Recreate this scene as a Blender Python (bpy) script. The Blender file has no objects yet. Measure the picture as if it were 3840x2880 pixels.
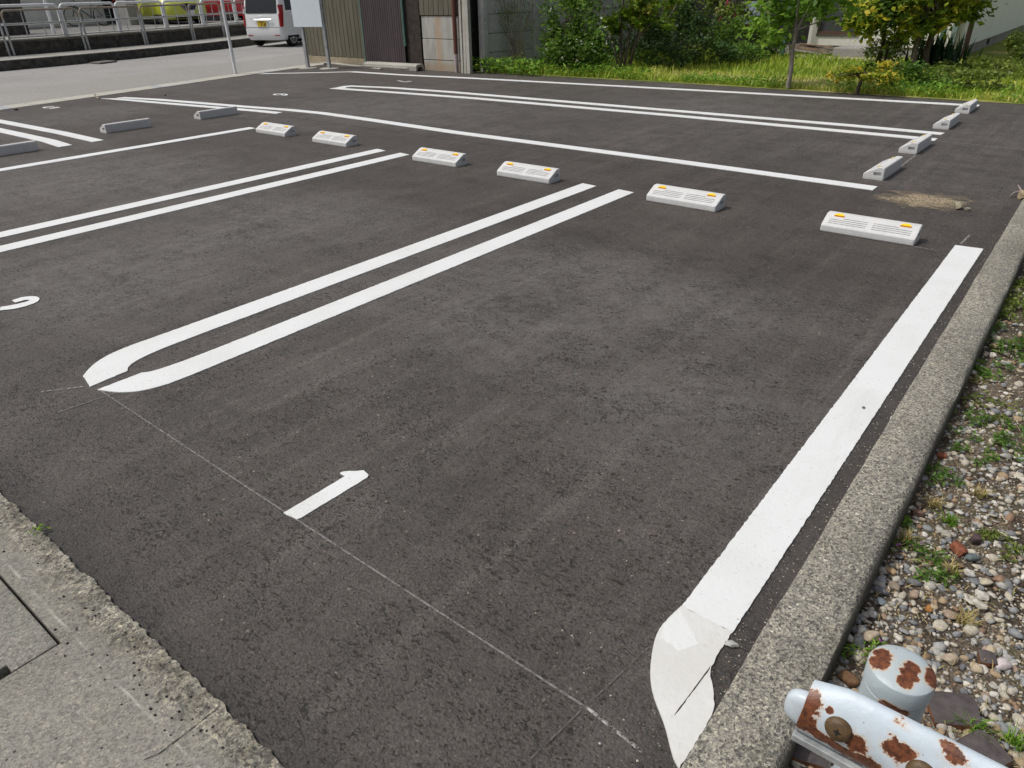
import bpy, bmesh, math, random
import numpy as np
from mathutils import Matrix, Vector
R = math.radians
random.seed(7); rng = np.random.default_rng(7)
scn = bpy.context.scene
COL = scn.collection

# ------------------------------------------------------------------ camera, world, sun, exposure
H, TH, RO, F, AZ = 1.52, R(29.1), R(1.15), 2660.0, R(90 - 51.144)
def rz_(v):                                   # lot axes: +Y along the numbered bays, +X to the kerb side
    c, s = math.cos(AZ), math.sin(AZ)
    return Vector((v[0]*c - v[1]*s, v[0]*s + v[1]*c, v[2]))
c_, s_ = math.cos(RO), math.sin(RO)
right = rz_((c_, -s_*math.sin(TH), -s_*math.cos(TH)))
down = rz_((-s_, -c_*math.sin(TH), -c_*math.cos(TH)))
fwd = rz_((0, math.cos(TH), -math.sin(TH)))
cam = bpy.data.cameras.new('camera'); camo = bpy.data.objects.new('camera', cam); COL.objects.link(camo)
cam.sensor_width = 36; cam.lens = F/3840*36; cam.clip_start = 0.05; cam.clip_end = 1500
m = Matrix.Identity(4)
for i, ax in enumerate((right, -down, -fwd)):
    for k in range(3): m[k][i] = ax[k]
m[2][3] = H
camo.matrix_world = m
scn.camera = camo

SUN_EL, SUN_AZ = R(56), R(222)                # sun stands over the street side, behind the viewer's left shoulder; measured from +X
sd = Vector((math.cos(SUN_EL)*math.cos(SUN_AZ), math.cos(SUN_EL)*math.sin(SUN_AZ), math.sin(SUN_EL)))
w = bpy.data.worlds.new('World'); scn.world = w; w.use_nodes = True
nt = w.node_tree; bg = nt.nodes['Background']
sky = nt.nodes.new('ShaderNodeTexSky'); sky.sky_type = 'NISHITA'; sky.sun_disc = False
sky.sun_elevation = SUN_EL; sky.sun_rotation = math.pi/2 - SUN_AZ
sky.air_density = 1.0; sky.dust_density = 6.0; sky.ozone_density = 0.6
hs_ = nt.nodes.new('ShaderNodeHueSaturation'); hs_.inputs['Saturation'].default_value = .45   # thin cloud veil: a paler sky
nt.links.new(sky.outputs[0], hs_.inputs['Color']); nt.links.new(hs_.outputs[0], bg.inputs[0]); bg.inputs[1].default_value = 0.13
sl = bpy.data.lights.new('sun', 'SUN'); so = bpy.data.objects.new('sun', sl); COL.objects.link(so)
sl.energy = 2.3; sl.angle = R(1.2); sl.color = (1.0, 0.965, 0.91)
so.rotation_euler = sd.to_track_quat('Z', 'Y').to_euler()
vs = scn.view_settings; vs.view_transform = 'Standard'; vs.look = 'None'; vs.gamma = 1; vs.exposure = -0.26; vs.use_curve_mapping = False

def G(px, py, z=0.0):                         # photo pixel -> point on the level z
    d = right*((px-1920)/F) + down*((py-1440)/F) + fwd
    t = (z-H)/d.z
    return Vector((d.x*t, d.y*t, z))
def PY(px, py, Y):                            # photo pixel -> point on the upright plane y = Y
    d = right*((px-1920)/F) + down*((py-1440)/F) + fwd
    t = Y/d.y
    return Vector((d.x*t, Y, H + d.z*t))

# ------------------------------------------------------------------ helpers: tags and meshes
def tag(o, label=None, cat=None, group=None, kind=None):
    if label: o['label'] = label
    if cat: o['category'] = cat
    if group: o['group'] = group
    if kind: o['kind'] = kind
    return o
def empty(name, label, cat, loc=(0, 0, 0), rz=0, group=None):
    o = bpy.data.objects.new(name, None); COL.objects.link(o); o.empty_display_size = .1
    o.location = loc; o.rotation_euler = (0, 0, rz)
    return tag(o, label, cat, group)
class MB:
    def __init__(s): s.v = []; s.f = []; s.mi = []
    def raw(s, vs, fs, mi=0, M=None):
        n = len(s.v)
        for p in vs:
            p = Vector(p); s.v.append(tuple(M @ p if M else p))
        for f in fs: s.f.append(tuple(i+n for i in f)); s.mi.append(mi)
        return s
    def box(s, x0, x1, y0, y1, z0, z1, mi=0, M=None):
        vs = [(x, y, z) for z in (z0, z1) for y in (y0, y1) for x in (x0, x1)]
        return s.raw(vs, [(0, 2, 3, 1), (4, 5, 7, 6), (0, 1, 5, 4), (2, 6, 7, 3), (0, 4, 6, 2), (1, 3, 7, 5)], mi, M)
    def prism(s, poly, z0, z1, mi=0, M=None):
        a = sum(poly[i][0]*poly[(i+1) % len(poly)][1]-poly[(i+1) % len(poly)][0]*poly[i][1] for i in range(len(poly)))
        if a < 0: poly = poly[::-1]
        n = len(poly)
        vs = [(x, y, z0) for x, y in poly] + [(x, y, z1) for x, y in poly]
        fs = [tuple(range(n-1, -1, -1)), tuple(range(n, 2*n))] + [(i, (i+1) % n, n+(i+1) % n, n+i) for i in range(n)]
        return s.raw(vs, fs, mi, M)
    def tube(s, pts, rad, n=8, mi=0, M=None, closed=False):
        pts = [Vector(p) for p in pts]
        if not hasattr(rad, '__len__'): rad = [rad]*len(pts)
        vs = []; u = None
        for i, p in enumerate(pts):
            if closed: t = pts[(i+1) % len(pts)]-pts[i-1]
            else: t = pts[min(i+1, len(pts)-1)]-pts[max(i-1, 0)]
            t.normalize()
            if u is None: u = t.orthogonal().normalized()
            u = (u - t*u.dot(t)).normalized(); b = t.cross(u)
            for k in range(n):
                a = 2*math.pi*k/n; vs.append(p + (u*math.cos(a)+b*math.sin(a))*rad[i])
        L = len(pts); fs = []
        for i in range(L if closed else L-1):
            j = (i+1) % L
            for k in range(n): fs.append((i*n+k, i*n+(k+1) % n, j*n+(k+1) % n, j*n+k))
        if not closed: fs += [tuple(range(n-1, -1, -1)), tuple(range((L-1)*n, L*n))]
        return s.raw(vs, fs, mi, M)
    def lathe(s, prof, n=24, mi=0, M=None):   # prof: (radius, z)
        vs = [(r*math.cos(2*math.pi*k/n), r*math.sin(2*math.pi*k/n), z) for r, z in prof for k in range(n)]
        fs = []
        for i in range(len(prof)-1):
            for k in range(n): fs.append((i*n+k, i*n+(k+1) % n, (i+1)*n+(k+1) % n, (i+1)*n+k))
        fs += [tuple(range(n-1, -1, -1)), tuple(range((len(prof)-1)*n, len(prof)*n))]
        return s.raw(vs, fs, mi, M)
    def build(s, name, mats, parent=None, smooth=None, bevel=0, seg=2):
        me = bpy.data.meshes.new(name); me.from_pydata(s.v, [], s.f)
        if not isinstance(mats, (list, tuple)): mats = [mats]
        for mm in mats: me.materials.append(mm)
        me.polygons.foreach_set('material_index', s.mi); me.update()
        if smooth is not None:
            me.polygons.foreach_set('use_smooth', [True]*len(me.polygons)); me.set_sharp_from_angle(angle=R(smooth))
        o = bpy.data.objects.new(name, me); COL.objects.link(o)
        if parent: o.parent = parent
        if bevel:
            b = o.modifiers.new('edge', 'BEVEL'); b.width = bevel; b.segments = seg; b.limit_method = 'ANGLE'; b.angle_limit = R(40)
        return o
def npmesh(name, V, faces, n, mat, parent=None, rnd=None, smooth=False):   # faces: (N,n) index array
    me = bpy.data.meshes.new(name)
    V = np.asarray(V, np.float32); Fc = np.asarray(faces, np.int32)
    me.vertices.add(len(V)); me.vertices.foreach_set('co', V.ravel())
    me.loops.add(Fc.size); me.loops.foreach_set('vertex_index', Fc.ravel())
    me.polygons.add(len(Fc)); me.polygons.foreach_set('loop_start', np.arange(0, Fc.size, n, dtype=np.int32))
    if smooth: me.polygons.foreach_set('use_smooth', np.ones(len(Fc), bool))
    me.materials.append(mat)
    if rnd is not None:
        a = me.attributes.new('rnd', 'FLOAT', 'FACE'); a.data.foreach_set('value', np.asarray(rnd, np.float32))
    me.update(calc_edges=True); me.validate()
    o = bpy.data.objects.new(name, me); COL.objects.link(o)
    if parent: o.parent = parent
    return o
def copy_tree(o, parent=None):
    c = o.copy(); COL.objects.link(c)
    if parent: c.parent = parent
    for ch in list(o.children): copy_tree(ch, c)
    return c
def frame(origin, ax, up=(0, 0, 1)):          # local x along ax, local z up
    ax = Vector(ax).normalized(); up = Vector(up); y = up.cross(ax).normalized(); z = ax.cross(y)
    M = Matrix.Identity(4)
    for k in range(3): M[k][0] = ax[k]; M[k][1] = y[k]; M[k][2] = z[k]; M[k][3] = origin[k]
    return M

# ------------------------------------------------------------------ helpers: materials
class Mt:
    def __init__(s, name, color=(.5, .5, .5), rough=.8, spec=.3, metal=0):
        s.m = bpy.data.materials.new(name); s.m.use_nodes = True; s.t = s.m.node_tree; s.n = s.t.nodes
        s.b = s.n['Principled BSDF']; s.b.inputs['Roughness'].default_value = rough
        s.b.inputs['Specular IOR Level'].default_value = spec; s.b.inputs['Metallic'].default_value = metal
        s.co = s.n.new('ShaderNodeTexCoord').outputs['Object']; s.c = None; s.h = None
        s.b.inputs['Base Color'].default_value = (*color, 1); s.c0 = color
    def L(s, a, b): s.t.links.new(a, b)
    def set(s, inp, v):
        if isinstance(v, bpy.types.NodeSocket): s.L(v, inp)
        elif isinstance(v, tuple): inp.default_value = (*v, 1) if len(v) == 3 and len(inp.default_value) == 4 else v
        else: inp.default_value = v
    def scaled(s, sc, loc=(0, 0, 0), rot=(0, 0, 0)):
        n = s.n.new('ShaderNodeMapping'); n.inputs['Scale'].default_value = sc; n.inputs['Location'].default_value = loc
        n.inputs['Rotation'].default_value = rot; s.L(s.co, n.inputs[0]); return n.outputs[0]
    def noise(s, scale, detail=3, rough=.55, co=None, dist=0):
        n = s.n.new('ShaderNodeTexNoise'); n.inputs['Scale'].default_value = scale; n.inputs['Detail'].default_value = detail
        n.inputs['Roughness'].default_value = rough; n.inputs['Distortion'].default_value = dist
        s.L(co or s.co, n.inputs['Vector']); return n.outputs['Fac']
    def vor(s, scale, out='Distance', co=None, feature='F1', rand=1):
        n = s.n.new('ShaderNodeTexVoronoi'); n.feature = feature; n.inputs['Scale'].default_value = scale
        n.inputs['Randomness'].default_value = rand; s.L(co or s.co, n.inputs['Vector']); return n.outputs[out]
    def math(s, op, a, b=0., clamp=False):
        n = s.n.new('ShaderNodeMath'); n.operation = op; n.use_clamp = clamp; s.set(n.inputs[0], a); s.set(n.inputs[1], b); return n.outputs[0]
    def step(s, a, lo, hi, smooth=False):     # 0 below lo, 1 above hi
        n = s.n.new('ShaderNodeMapRange'); n.inputs['From Min'].default_value = lo; n.inputs['From Max'].default_value = hi
        n.interpolation_type = 'SMOOTHSTEP' if smooth else 'LINEAR'; s.L(a, n.inputs[0]); return n.outputs[0]
    def mix(s, fac, a, b, mode='MIX'):
        n = s.n.new('ShaderNodeMix'); n.data_type = 'RGBA'; n.blend_type = mode; n.clamp_factor = True
        s.set(n.inputs[0], fac); s.set(n.inputs[6], a); s.set(n.inputs[7], b); return n.outputs[2]
    def ramp(s, fac, stops, const=False):
        n = s.n.new('ShaderNodeValToRGB'); e = n.color_ramp.elements
        if const: n.color_ramp.interpolation = 'CONSTANT'
        while len(e) < len(stops): e.new(.5)
        for k, (p, c) in enumerate(stops): e[k].position = p; e[k].color = (*c, 1)
        s.L(fac, n.inputs[0]); return n.outputs[0]
    def attr(s, name='rnd'):
        n = s.n.new('ShaderNodeAttribute'); n.attribute_name = name; return n.outputs['Fac']
    def layer(s, fac, color, mode='MIX'): s.c = s.mix(fac, s.c if s.c is not None else s.c0, color, mode); return s
    def xyz(s):
        n = s.n.new('ShaderNodeSeparateXYZ'); s.L(s.co, n.inputs[0]); return n.outputs
    def rand(s):
        return s.n.new('ShaderNodeObjectInfo').outputs['Random']
    def blot(s, spots, amp=.5, nscale=20, detail=4):   # patches of own outline: (x, y, z, radius)
        nz = s.math('MULTIPLY', s.math('SUBTRACT', s.noise(nscale, detail, .72), .5), amp*2); cur = None
        for x, y, z, r in spots:
            n = s.n.new('ShaderNodeVectorMath'); n.operation = 'DISTANCE'; s.L(s.co, n.inputs[0]); n.inputs[1].default_value = (x, y, z)
            d = s.math('DIVIDE', n.outputs['Value'], r); cur = d if cur is None else s.math('MINIMUM', cur, d)
        return s.math('ADD', cur, nz)          # < 1 inside
    def bump(s, h, strength=.5, dist=.01):
        n = s.n.new('ShaderNodeBump'); n.inputs['Strength'].default_value = strength; n.inputs['Distance'].default_value = dist
        s.L(h, n.inputs['Height'])
        if s.h is not None: s.L(s.h, n.inputs['Normal'])
        s.h = n.outputs[0]; return s
    def done(s):
        if s.c is not None: s.L(s.c, s.b.inputs['Base Color'])
        if s.h is not None: s.L(s.h, s.b.inputs['Normal'])
        return s.m
def plain(name, color, rough=.6, spec=.4, metal=0, var=.12, nscale=8, bump=0, coat=0):
    q = Mt(name, color, rough, spec, metal)
    q.layer(q.step(q.noise(nscale, 4), .35, .75), tuple(c*(1-var*2) for c in color))
    if bump: q.bump(q.noise(60, 3), bump, .004)
    if coat: q.b.inputs['Coat Weight'].default_value = coat
    return q.done()

def m_asphalt():
    q = Mt('asphalt', (.09, .085, .081), .72, .45)
    big = q.noise(.7, 6, .65)
    streak = q.math('ADD', q.math('MULTIPLY', q.noise(1.0, 6, .68, q.scaled((5.5, .3, 1), rot=(0, 0, R(9))), .25), .6), q.math('MULTIPLY', q.noise(1.0, 5, .65, q.scaled((.35, 4.0, 1), rot=(0, 0, R(-4))), .2), .4))
    q.c = q.ramp(q.math('ADD', q.math('MULTIPLY', big, .35), q.math('MULTIPLY', streak, .65)), [(.36, (.055, .0485, .0445)), (.5, (.078, .070, .065)), (.64, (.109, .099, .092))])
    sk = q.noise(1.0, 7, .72, q.scaled((9, .35, 1), rot=(0, 0, R(-24))), .3); q.layer(q.math('MULTIPLY', q.step(sk, .54, .70), .42), (.15, .140, .131))
    mid = q.noise(9, 5, .7)
    q.layer(.8, q.ramp(mid, [(.3, (.85, .84, .83)), (.5, (1, 1, 1)), (.72, (1.12, 1.11, 1.09))]), 'MULTIPLY')
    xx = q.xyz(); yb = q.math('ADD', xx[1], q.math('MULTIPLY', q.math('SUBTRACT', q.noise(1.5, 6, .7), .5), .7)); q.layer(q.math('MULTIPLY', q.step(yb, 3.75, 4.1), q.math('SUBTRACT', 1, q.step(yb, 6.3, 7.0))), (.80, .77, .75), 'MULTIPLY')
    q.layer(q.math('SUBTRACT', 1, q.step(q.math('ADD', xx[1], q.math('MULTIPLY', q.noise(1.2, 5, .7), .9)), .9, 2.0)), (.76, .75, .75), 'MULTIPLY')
    q.layer(q.math('MULTIPLY', q.math('SUBTRACT', 1, q.step(q.math('ADD', xx[1], q.math('MULTIPLY', q.noise(7, 5, .7), .16)), .50, .64)), .75), (.026, .0245, .0235))
    cell = q.vor(150, 'Color'); n = q.n.new('ShaderNodeRGBToBW'); q.L(cell, n.inputs[0])
    q.layer(.85, q.ramp(n.outputs[0], [(0, (.5, .49, .48)), (.5, (.97, .95, .93)), (.9, (1.3, 1.27, 1.24)), (.95, (1.8, 1.75, 1.7)), (.98, (4.2, 4.0, 3.7))]), 'MULTIPLY')
    dust = q.blot([(-2.3, 3.0, 0, 1.0), (-1.6, 3.35, 0, .6), (-4.8, 3.0, 0, 1.0), (-1.1, 2.4, 0, .5), (-4.6, 1.7, 0, .9), (-7.5, 3.0, 0, 1.2), (-8.5, 7.7, 0, 1.6), (-12, 4.9, 0, 1.0), (-4.5, 10.4, 0, 1.4)], 1.3, 1.6, 7)
    q.layer(q.math('MULTIPLY', q.math('MULTIPLY', q.math('SUBTRACT', 1, q.step(dust, .4, 1.3)), q.step(q.noise(12, 5, .75), .35, .62)), .58), (.145, .137, .130))
    dark = q.blot([(-1.2, 4.0, 0, .45), (-1.9, 4.0, 0, .4), (-2.6, 4.0, 0, .35), (-1.95, 1.95, 0, .3), (-1.5, 1.35, 0, .35), (-5.7, 4.3, 0, .7), (-2.6, 1.2, 0, .25), (-2.2, 2.9, 0, .3), (-8.8, 4.3, 0, .5), (-5.0, 6.95, 0, .4), (-2.5, 6.9, 0, .4)], 1.5, 2.6, 7)
    q.layer(q.math('MULTIPLY', q.math('MULTIPLY', q.math('SUBTRACT', 1, q.step(dark, .35, 1.2)), q.step(q.noise(15, 6, .8), .40, .58)), .5), (.028, .025, .023))
    fine = q.noise(105, 4, .7); clus = q.math('MULTIPLY', q.math('SUBTRACT', q.noise(3.3, 5, .65), .5), .34)
    fm = q.math('SUBTRACT', 1, q.step(q.math('ADD', fine, clus), .36, .43)); q.layer(q.math('MULTIPLY', fm, .8), (.022, .02, .019))
    pit = q.math('ADD', q.noise(46, 3, .55, q.scaled((1, 1.7, 1)), 1.3), clus)
    pm = q.math('SUBTRACT', 1, q.step(pit, .355, .405)); q.layer(q.math('MULTIPLY', pm, .9), (.014, .013, .012))
    x = q.xyz(); q.layer(q.math('MULTIPLY', q.step(x[0], -.44, -.37), .55), (.034, .030, .028))
    edge = q.math('SUBTRACT', 1, q.step(q.math('ABSOLUTE', q.math('ADD', x[0], .34)), .03, .5))
    edge2 = q.math('MAXIMUM', edge, q.math('MULTIPLY', q.step(x[0], -1.1, -.5), q.step(x[1], 4.6, 5.2)))
    sp = q.math('ADD', q.vor(70, 'Distance'), q.math('MULTIPLY', q.noise(30, 2), .25)); spn = q.math('MULTIPLY', edge2, q.math('SUBTRACT', 1, q.step(sp, .22, .27)))
    q.layer(q.math('MULTIPLY', spn, .55), (.36, .33, .29))
    q.bump(q.vor(130, 'Distance'), .42, .005); q.bump(fine, .28, .005); q.bump(q.math('SUBTRACT', 1, pm), .6, .006)
    return q.done()
def m_road():
    q = Mt('worn_road_asphalt', (.27, .268, .265), .9, .25)
    q.c = q.ramp(q.noise(.35, 4), [(.35, (.26, .257, .252)), (.65, (.335, .332, .325))])
    x = q.xyz(); along = q.math('ADD', x[0], q.math('MULTIPLY', x[1], .27))
    band = q.step(q.math('ADD', along, q.math('MULTIPLY', q.noise(.5), .6)), -14.9, -14.7)
    q.layer(q.math('MULTIPLY', band, .6), (.265, .257, .24))
    q.layer(q.math('SUBTRACT', 1, q.step(q.noise(40, 3, .7), .34, .46)), (.19, .187, .18))
    q.layer(q.math('MULTIPLY', band, q.step(q.noise(30, 3, .7), .56, .68)), (.42, .41, .39))
    crack = q.vor(.45, 'Distance', q.scaled((1, 1, 1)), 'DISTANCE_TO_EDGE')
    q.layer(q.math('MULTIPLY', q.math('SUBTRACT', 1, q.step(crack, .001, .006)), q.step(q.noise(.6, 3), .5, .6)), (.17, .17, .17))
    q.bump(q.vor(60), .5, .008)
    return q.done()
def m_concrete(name, col, agg=90, contrast=.5, moss=0, bumpd=.004, stain=.35):
    q = Mt(name, col, .92, .2)
    q.c = q.ramp(q.noise(1.6, 6, .65), [(.3, tuple(c*.78 for c in col)), (.7, tuple(c*1.1 for c in col))])
    for sc, k in ((agg, 1.), (agg*1.9, .8)):
        cell = q.vor(sc, 'Color'); n = q.n.new('ShaderNodeRGBToBW'); q.L(cell, n.inputs[0])
        q.layer(min(1, contrast*k), q.ramp(n.outputs[0], [(0, (.22, .22, .23)), (.28, (.62, .62, .62)), (.5, (1.0, .99, .96)), (.78, (1.18, 1.15, 1.08)), (.9, (1.6, 1.55, 1.43)), (1, (2.1, 2.05, 1.95))]), 'MULTIPLY')
    q.layer(q.math('MULTIPLY', q.math('SUBTRACT', 1, q.step(q.noise(agg*.9, 3, .7), .33, .43)), contrast), tuple(c*.2 for c in col))
    q.layer(q.math('MULTIPLY', q.step(q.noise(3.5, 6, .68), .5, .74), stain), tuple(c*.5 for c in col))
    if moss: q.layer(q.math('MULTIPLY', q.step(q.noise(9, 6, .7), .52, .68), moss), tuple(a*b for a, b in zip(col, (.55, .55, .33))))
    q.bump(q.vor(agg), .5, bumpd); q.bump(q.noise(agg*.7, 4), .4, bumpd)
    return q.done()
def m_paint():
    q = Mt('road_paint', (.69, .71, .715), .6, .3)
    q.layer(q.math('MULTIPLY', q.step(q.noise(2.5, 4), .45, .75), .6), (.60, .61, .605))
    q.layer(q.math('SUBTRACT', 1, q.step(q.vor(22), .045, .06)), (.30, .28, .27))
    q.layer(q.math('MULTIPLY', q.step(q.noise(70, 3), .60, .72), .35), (.45, .44, .43))
    q.layer(q.math('MULTIPLY', q.step(q.noise(1.3, 6, .75, q.scaled((4, .8, 1))), .54, .72), .35), (.52, .52, .51))
    q.layer(q.math('MULTIPLY', q.math('MULTIPLY', q.step(q.noise(170, 3, .7), .6, .66), q.step(q.noise(6, 4), .45, .65)), .55), (.22, .21, .2))
    q.bump(q.noise(90, 3), .35, .003)
    return q.done()
def m_old_paint():
    q = Mt('old_road_paint', (.60, .60, .58), .6, .3)
    q.layer(q.step(q.noise(7, 4), .4, .7), (.65, .655, .645)); q.layer(q.math('MULTIPLY', q.step(q.noise(30, 4, .7), .58, .75), .6), (.45, .44, .41))
    q.bump(q.noise(40, 4), .5, .004); return q.done()
def m_leaf(name, stops, trans=.45, rough=.5):
    q = Mt(name, (.08, .15, .03), rough, .3)
    col = q.ramp(q.attr(), stops); q.c = col
    tr = q.n.new('ShaderNodeBsdfTranslucent'); q.L(q.mix(.35, col, (.35, .5, .06)), tr.inputs[0])
    mx = q.n.new('ShaderNodeMixShader'); mx.inputs[0].default_value = trans
    out = q.n['Material Output']; q.L(q.b.outputs[0], mx.inputs[1]); q.L(tr.outputs[0], mx.inputs[2]); q.L(mx.outputs[0], out.inputs[0])
    return q.done()
def m_attr(name, stops, rough=.9, bump=0):
    q = Mt(name, (.3, .3, .3), rough, .25); q.c = q.ramp(q.attr(), stops, False)
    q.layer(.7, q.ramp(q.noise(110, 6, .75), [(.3, (.45, .45, .46)), (.5, (1, 1, 1)), (.72, (1.35, 1.33, 1.28))]), 'MULTIPLY')
    if bump: q.bump(q.noise(120, 3), bump, .003)
    return q.done()
def m_bark(name, col):
    q = Mt(name, col, .9, .2); q.layer(q.step(q.noise(14, 4, .6, q.scaled((1, 1, .3))), .4, .65), tuple(c*.5 for c in col))
    q.layer(q.step(q.noise(5, 3), .58, .7), tuple(min(1, c*1.7) for c in col)); q.bump(q.noise(25, 4), .6, .01); return q.done()
def m_rusty(name, col, spots, amp, nscale, base_noise=.70):
    q = Mt(name, col, .38, .5)
    q.layer(q.step(q.noise(11, 5), .5, .75), tuple(c*.86 for c in col))
    b = q.blot(spots, amp, nscale, 6)
    q.layer(q.math('MULTIPLY', q.math('SUBTRACT', 1, q.step(b, 1.0, 1.6)), .35), (.55, .42, .28)); q.layer(q.math('MULTIPLY', q.math('SUBTRACT', 1, q.step(b, 1.0, 1.18)), .8), (.50, .27, .11))
    q.layer(q.math('SUBTRACT', 1, q.step(b, .97, 1.04)), q_rust(q))
    q.layer(q.step(q.noise(85, 4, .7), base_noise, base_noise+.015), (.12, .075, .06))
    q.bump(b, .12, .01); q.bump(q.noise(70, 4), .2, .002)
    return q.done()
def q_rust(q): return q.mix(q.step(q.noise(95, 6, .8), .40, .60), (.06, .02, .011), (.20, .066, .027))

ASPH = m_asphalt(); ROAD = m_road(); PAINT = m_paint(); OLDP = m_old_paint()
APRON = m_concrete('apron_concrete', (.245, .24, .22), 150, .55, .3, .003, .25)
ROUGH = m_concrete('broken_concrete', (.30, .29, .262), 120, .85, .3, .008, .2)
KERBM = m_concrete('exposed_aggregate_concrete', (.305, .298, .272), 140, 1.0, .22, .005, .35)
def m_apron():
    q = Mt('apron_concrete', (.245, .24, .22), .92, .2); x = q.xyz()
    def agg(scs, con):
        c = None
        for sc in scs:
            n = q.n.new('ShaderNodeRGBToBW'); q.L(q.vor(sc, 'Color'), n.inputs[0]); r = q.ramp(n.outputs[0], [(0, (.25, .25, .26)), (.3, (.65, .65, .65)), (.5, (1, .99, .96)), (.8, (1.2, 1.17, 1.1)), (.92, (1.7, 1.62, 1.45)), (1, (2.2, 2.1, 1.95))])
            r = q.mix(con, (1, 1, 1), r); c = r if c is None else q.mix(1., c, r, 'MULTIPLY')
        return c
    base = q.ramp(q.noise(1.6, 6, .65), [(.3, (.20, .195, .175)), (.7, (.28, .273, .25))])
    base = q.mix(q.math('MULTIPLY', q.step(q.noise(3.5, 6, .68), .5, .74), .35), base, (.15, .15, .115))
    fine = q.mix(1., base, agg((150, 290), .5), 'MULTIPLY')
    rb = q.ramp(q.noise(13, 6, .7), [(.35, (.19, .18, .155)), (.5, (.30, .29, .255)), (.68, (.46, .445, .40))])
    coarse = q.mix(1., rb, agg((85, 170), .8), 'MULTIPLY')
    pit = q.math('SUBTRACT', 1, q.step(q.noise(48, 4, .7), .33, .42)); coarse = q.mix(q.math('MULTIPLY', pit, .8), coarse, (.07, .067, .06))
    ny = q.math('ADD', x[1], q.math('MULTIPLY', q.math('SUBTRACT', q.noise(9, 6, .72), .5), .17)); mk = q.step(ny, .335, .385)
    q.c = q.mix(mk, fine, coarse)
    ln = q.math('ABSOLUTE', q.math('ADD', q.math('SUBTRACT', x[1], .306), q.math('MULTIPLY', q.math('SUBTRACT', q.noise(2.2, 4), .5), .03)))
    q.layer(q.math('MULTIPLY', q.math('MULTIPLY', q.math('SUBTRACT', 1, q.step(ln, .0015, .005)), q.step(q.noise(11, 4, .7), .44, .64)), .5), (.52, .50, .45))
    q.layer(q.math('SUBTRACT', 1, q.step(q.math('ADD', q.vor(26), q.math('MULTIPLY', q.math('SUBTRACT', .45, q.noise(4, 3)), .35)), .06, .085)), (.06, .058, .055))
    h = q.math('MULTIPLY', q.noise(60, 5, .7), q.math('ADD', q.math('MULTIPLY', mk, .9), .15)); q.bump(h, .9, .02); q.bump(q.vor(150), .35, .003)
    return q.done()
APRON = ROUGH = m_apron()
SLAB = m_concrete('slab_concrete', (.255, .25, .23), 150, .55, .12, .003)
def grime_shade(mat, z0, z1, col, amt, nscale=14, namp=.03):  # darkens low parts: painted shade on the kerb, dirt on the wheel stops
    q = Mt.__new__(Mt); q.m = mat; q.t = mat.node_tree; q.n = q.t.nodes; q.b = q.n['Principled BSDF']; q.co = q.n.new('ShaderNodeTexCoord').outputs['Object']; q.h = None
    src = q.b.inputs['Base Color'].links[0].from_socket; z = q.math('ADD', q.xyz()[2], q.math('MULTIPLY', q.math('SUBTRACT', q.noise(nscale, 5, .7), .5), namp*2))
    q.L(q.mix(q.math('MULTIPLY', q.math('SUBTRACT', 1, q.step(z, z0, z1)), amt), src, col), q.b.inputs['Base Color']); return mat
grime_shade(KERBM, -.03, .008, (.06, .058, .048), .85, 30, .012)  # shade of the kerb's outer side painted into its colour, with moss and dirt
STOPM = m_concrete('cast_concrete', (.66, .67, .675), 260, .10, 0, .0015, .2)
grime_shade(STOPM, .002, .022, (.36, .355, .345), .55, 22, .02)
PALE = m_concrete('pale_concrete', (.43, .42, .385), 60, .25, .12)
DARKC = m_concrete('dark_weathered_concrete', (.085, .082, .078), 9, .6, .3, .01, .7)
PANELC = m_concrete('grey_panel_concrete', (.50, .51, .50), 40, .2, .05, .003, .6)
WALLC = m_concrete('stained_wall_concrete', (.36, .36, .33), 30, .15, .25, .003, .5)
FOUND = m_concrete('foundation_concrete', (.33, .32, .31), 50, .2, .1)
TERR = m_concrete('terrace_concrete', (.36, .355, .33), 30, .25)
WHITE = plain('white_painted_steel', (.70, .72, .74), .45, .5, var=.06)
GALV = plain('galvanised_steel', (.43, .45, .46), .45, .5, .3, var=.2)
BROWNED = plain('weathered_steel', (.33, .28, .23), .7, .3, var=.25, nscale=15)
BOARD = plain('blank_board', (.70, .77, .83), .35, .5, var=.02)
BLACK = plain('black_rubber', (.018, .018, .018), .8, .3)
GLASSD = plain('dark_glass', (.018, .021, .025), .1, .35, var=.1)
CHROME = plain('chrome', (.62, .63, .65), .2, .5, .85)
RED = plain('red_lens', (.33, .012, .014), .25, .5); CLEAR = plain('clear_lens', (.6, .62, .64), .15, .6)
YEL = plain('yellow_plate', (.72, .50, .03), .5); AMB = plain('amber_plastic', (1.0, .64, .012), .4, .5, var=.04); ORG = plain('orange_reflector', (.62, .2, .004), .35, .5, var=.05)
PALEY = plain('pale_yellow_reflector', (.72, .58, .25), .5)
INK = plain('dark_ink', (.02, .02, .02), .6)

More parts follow.
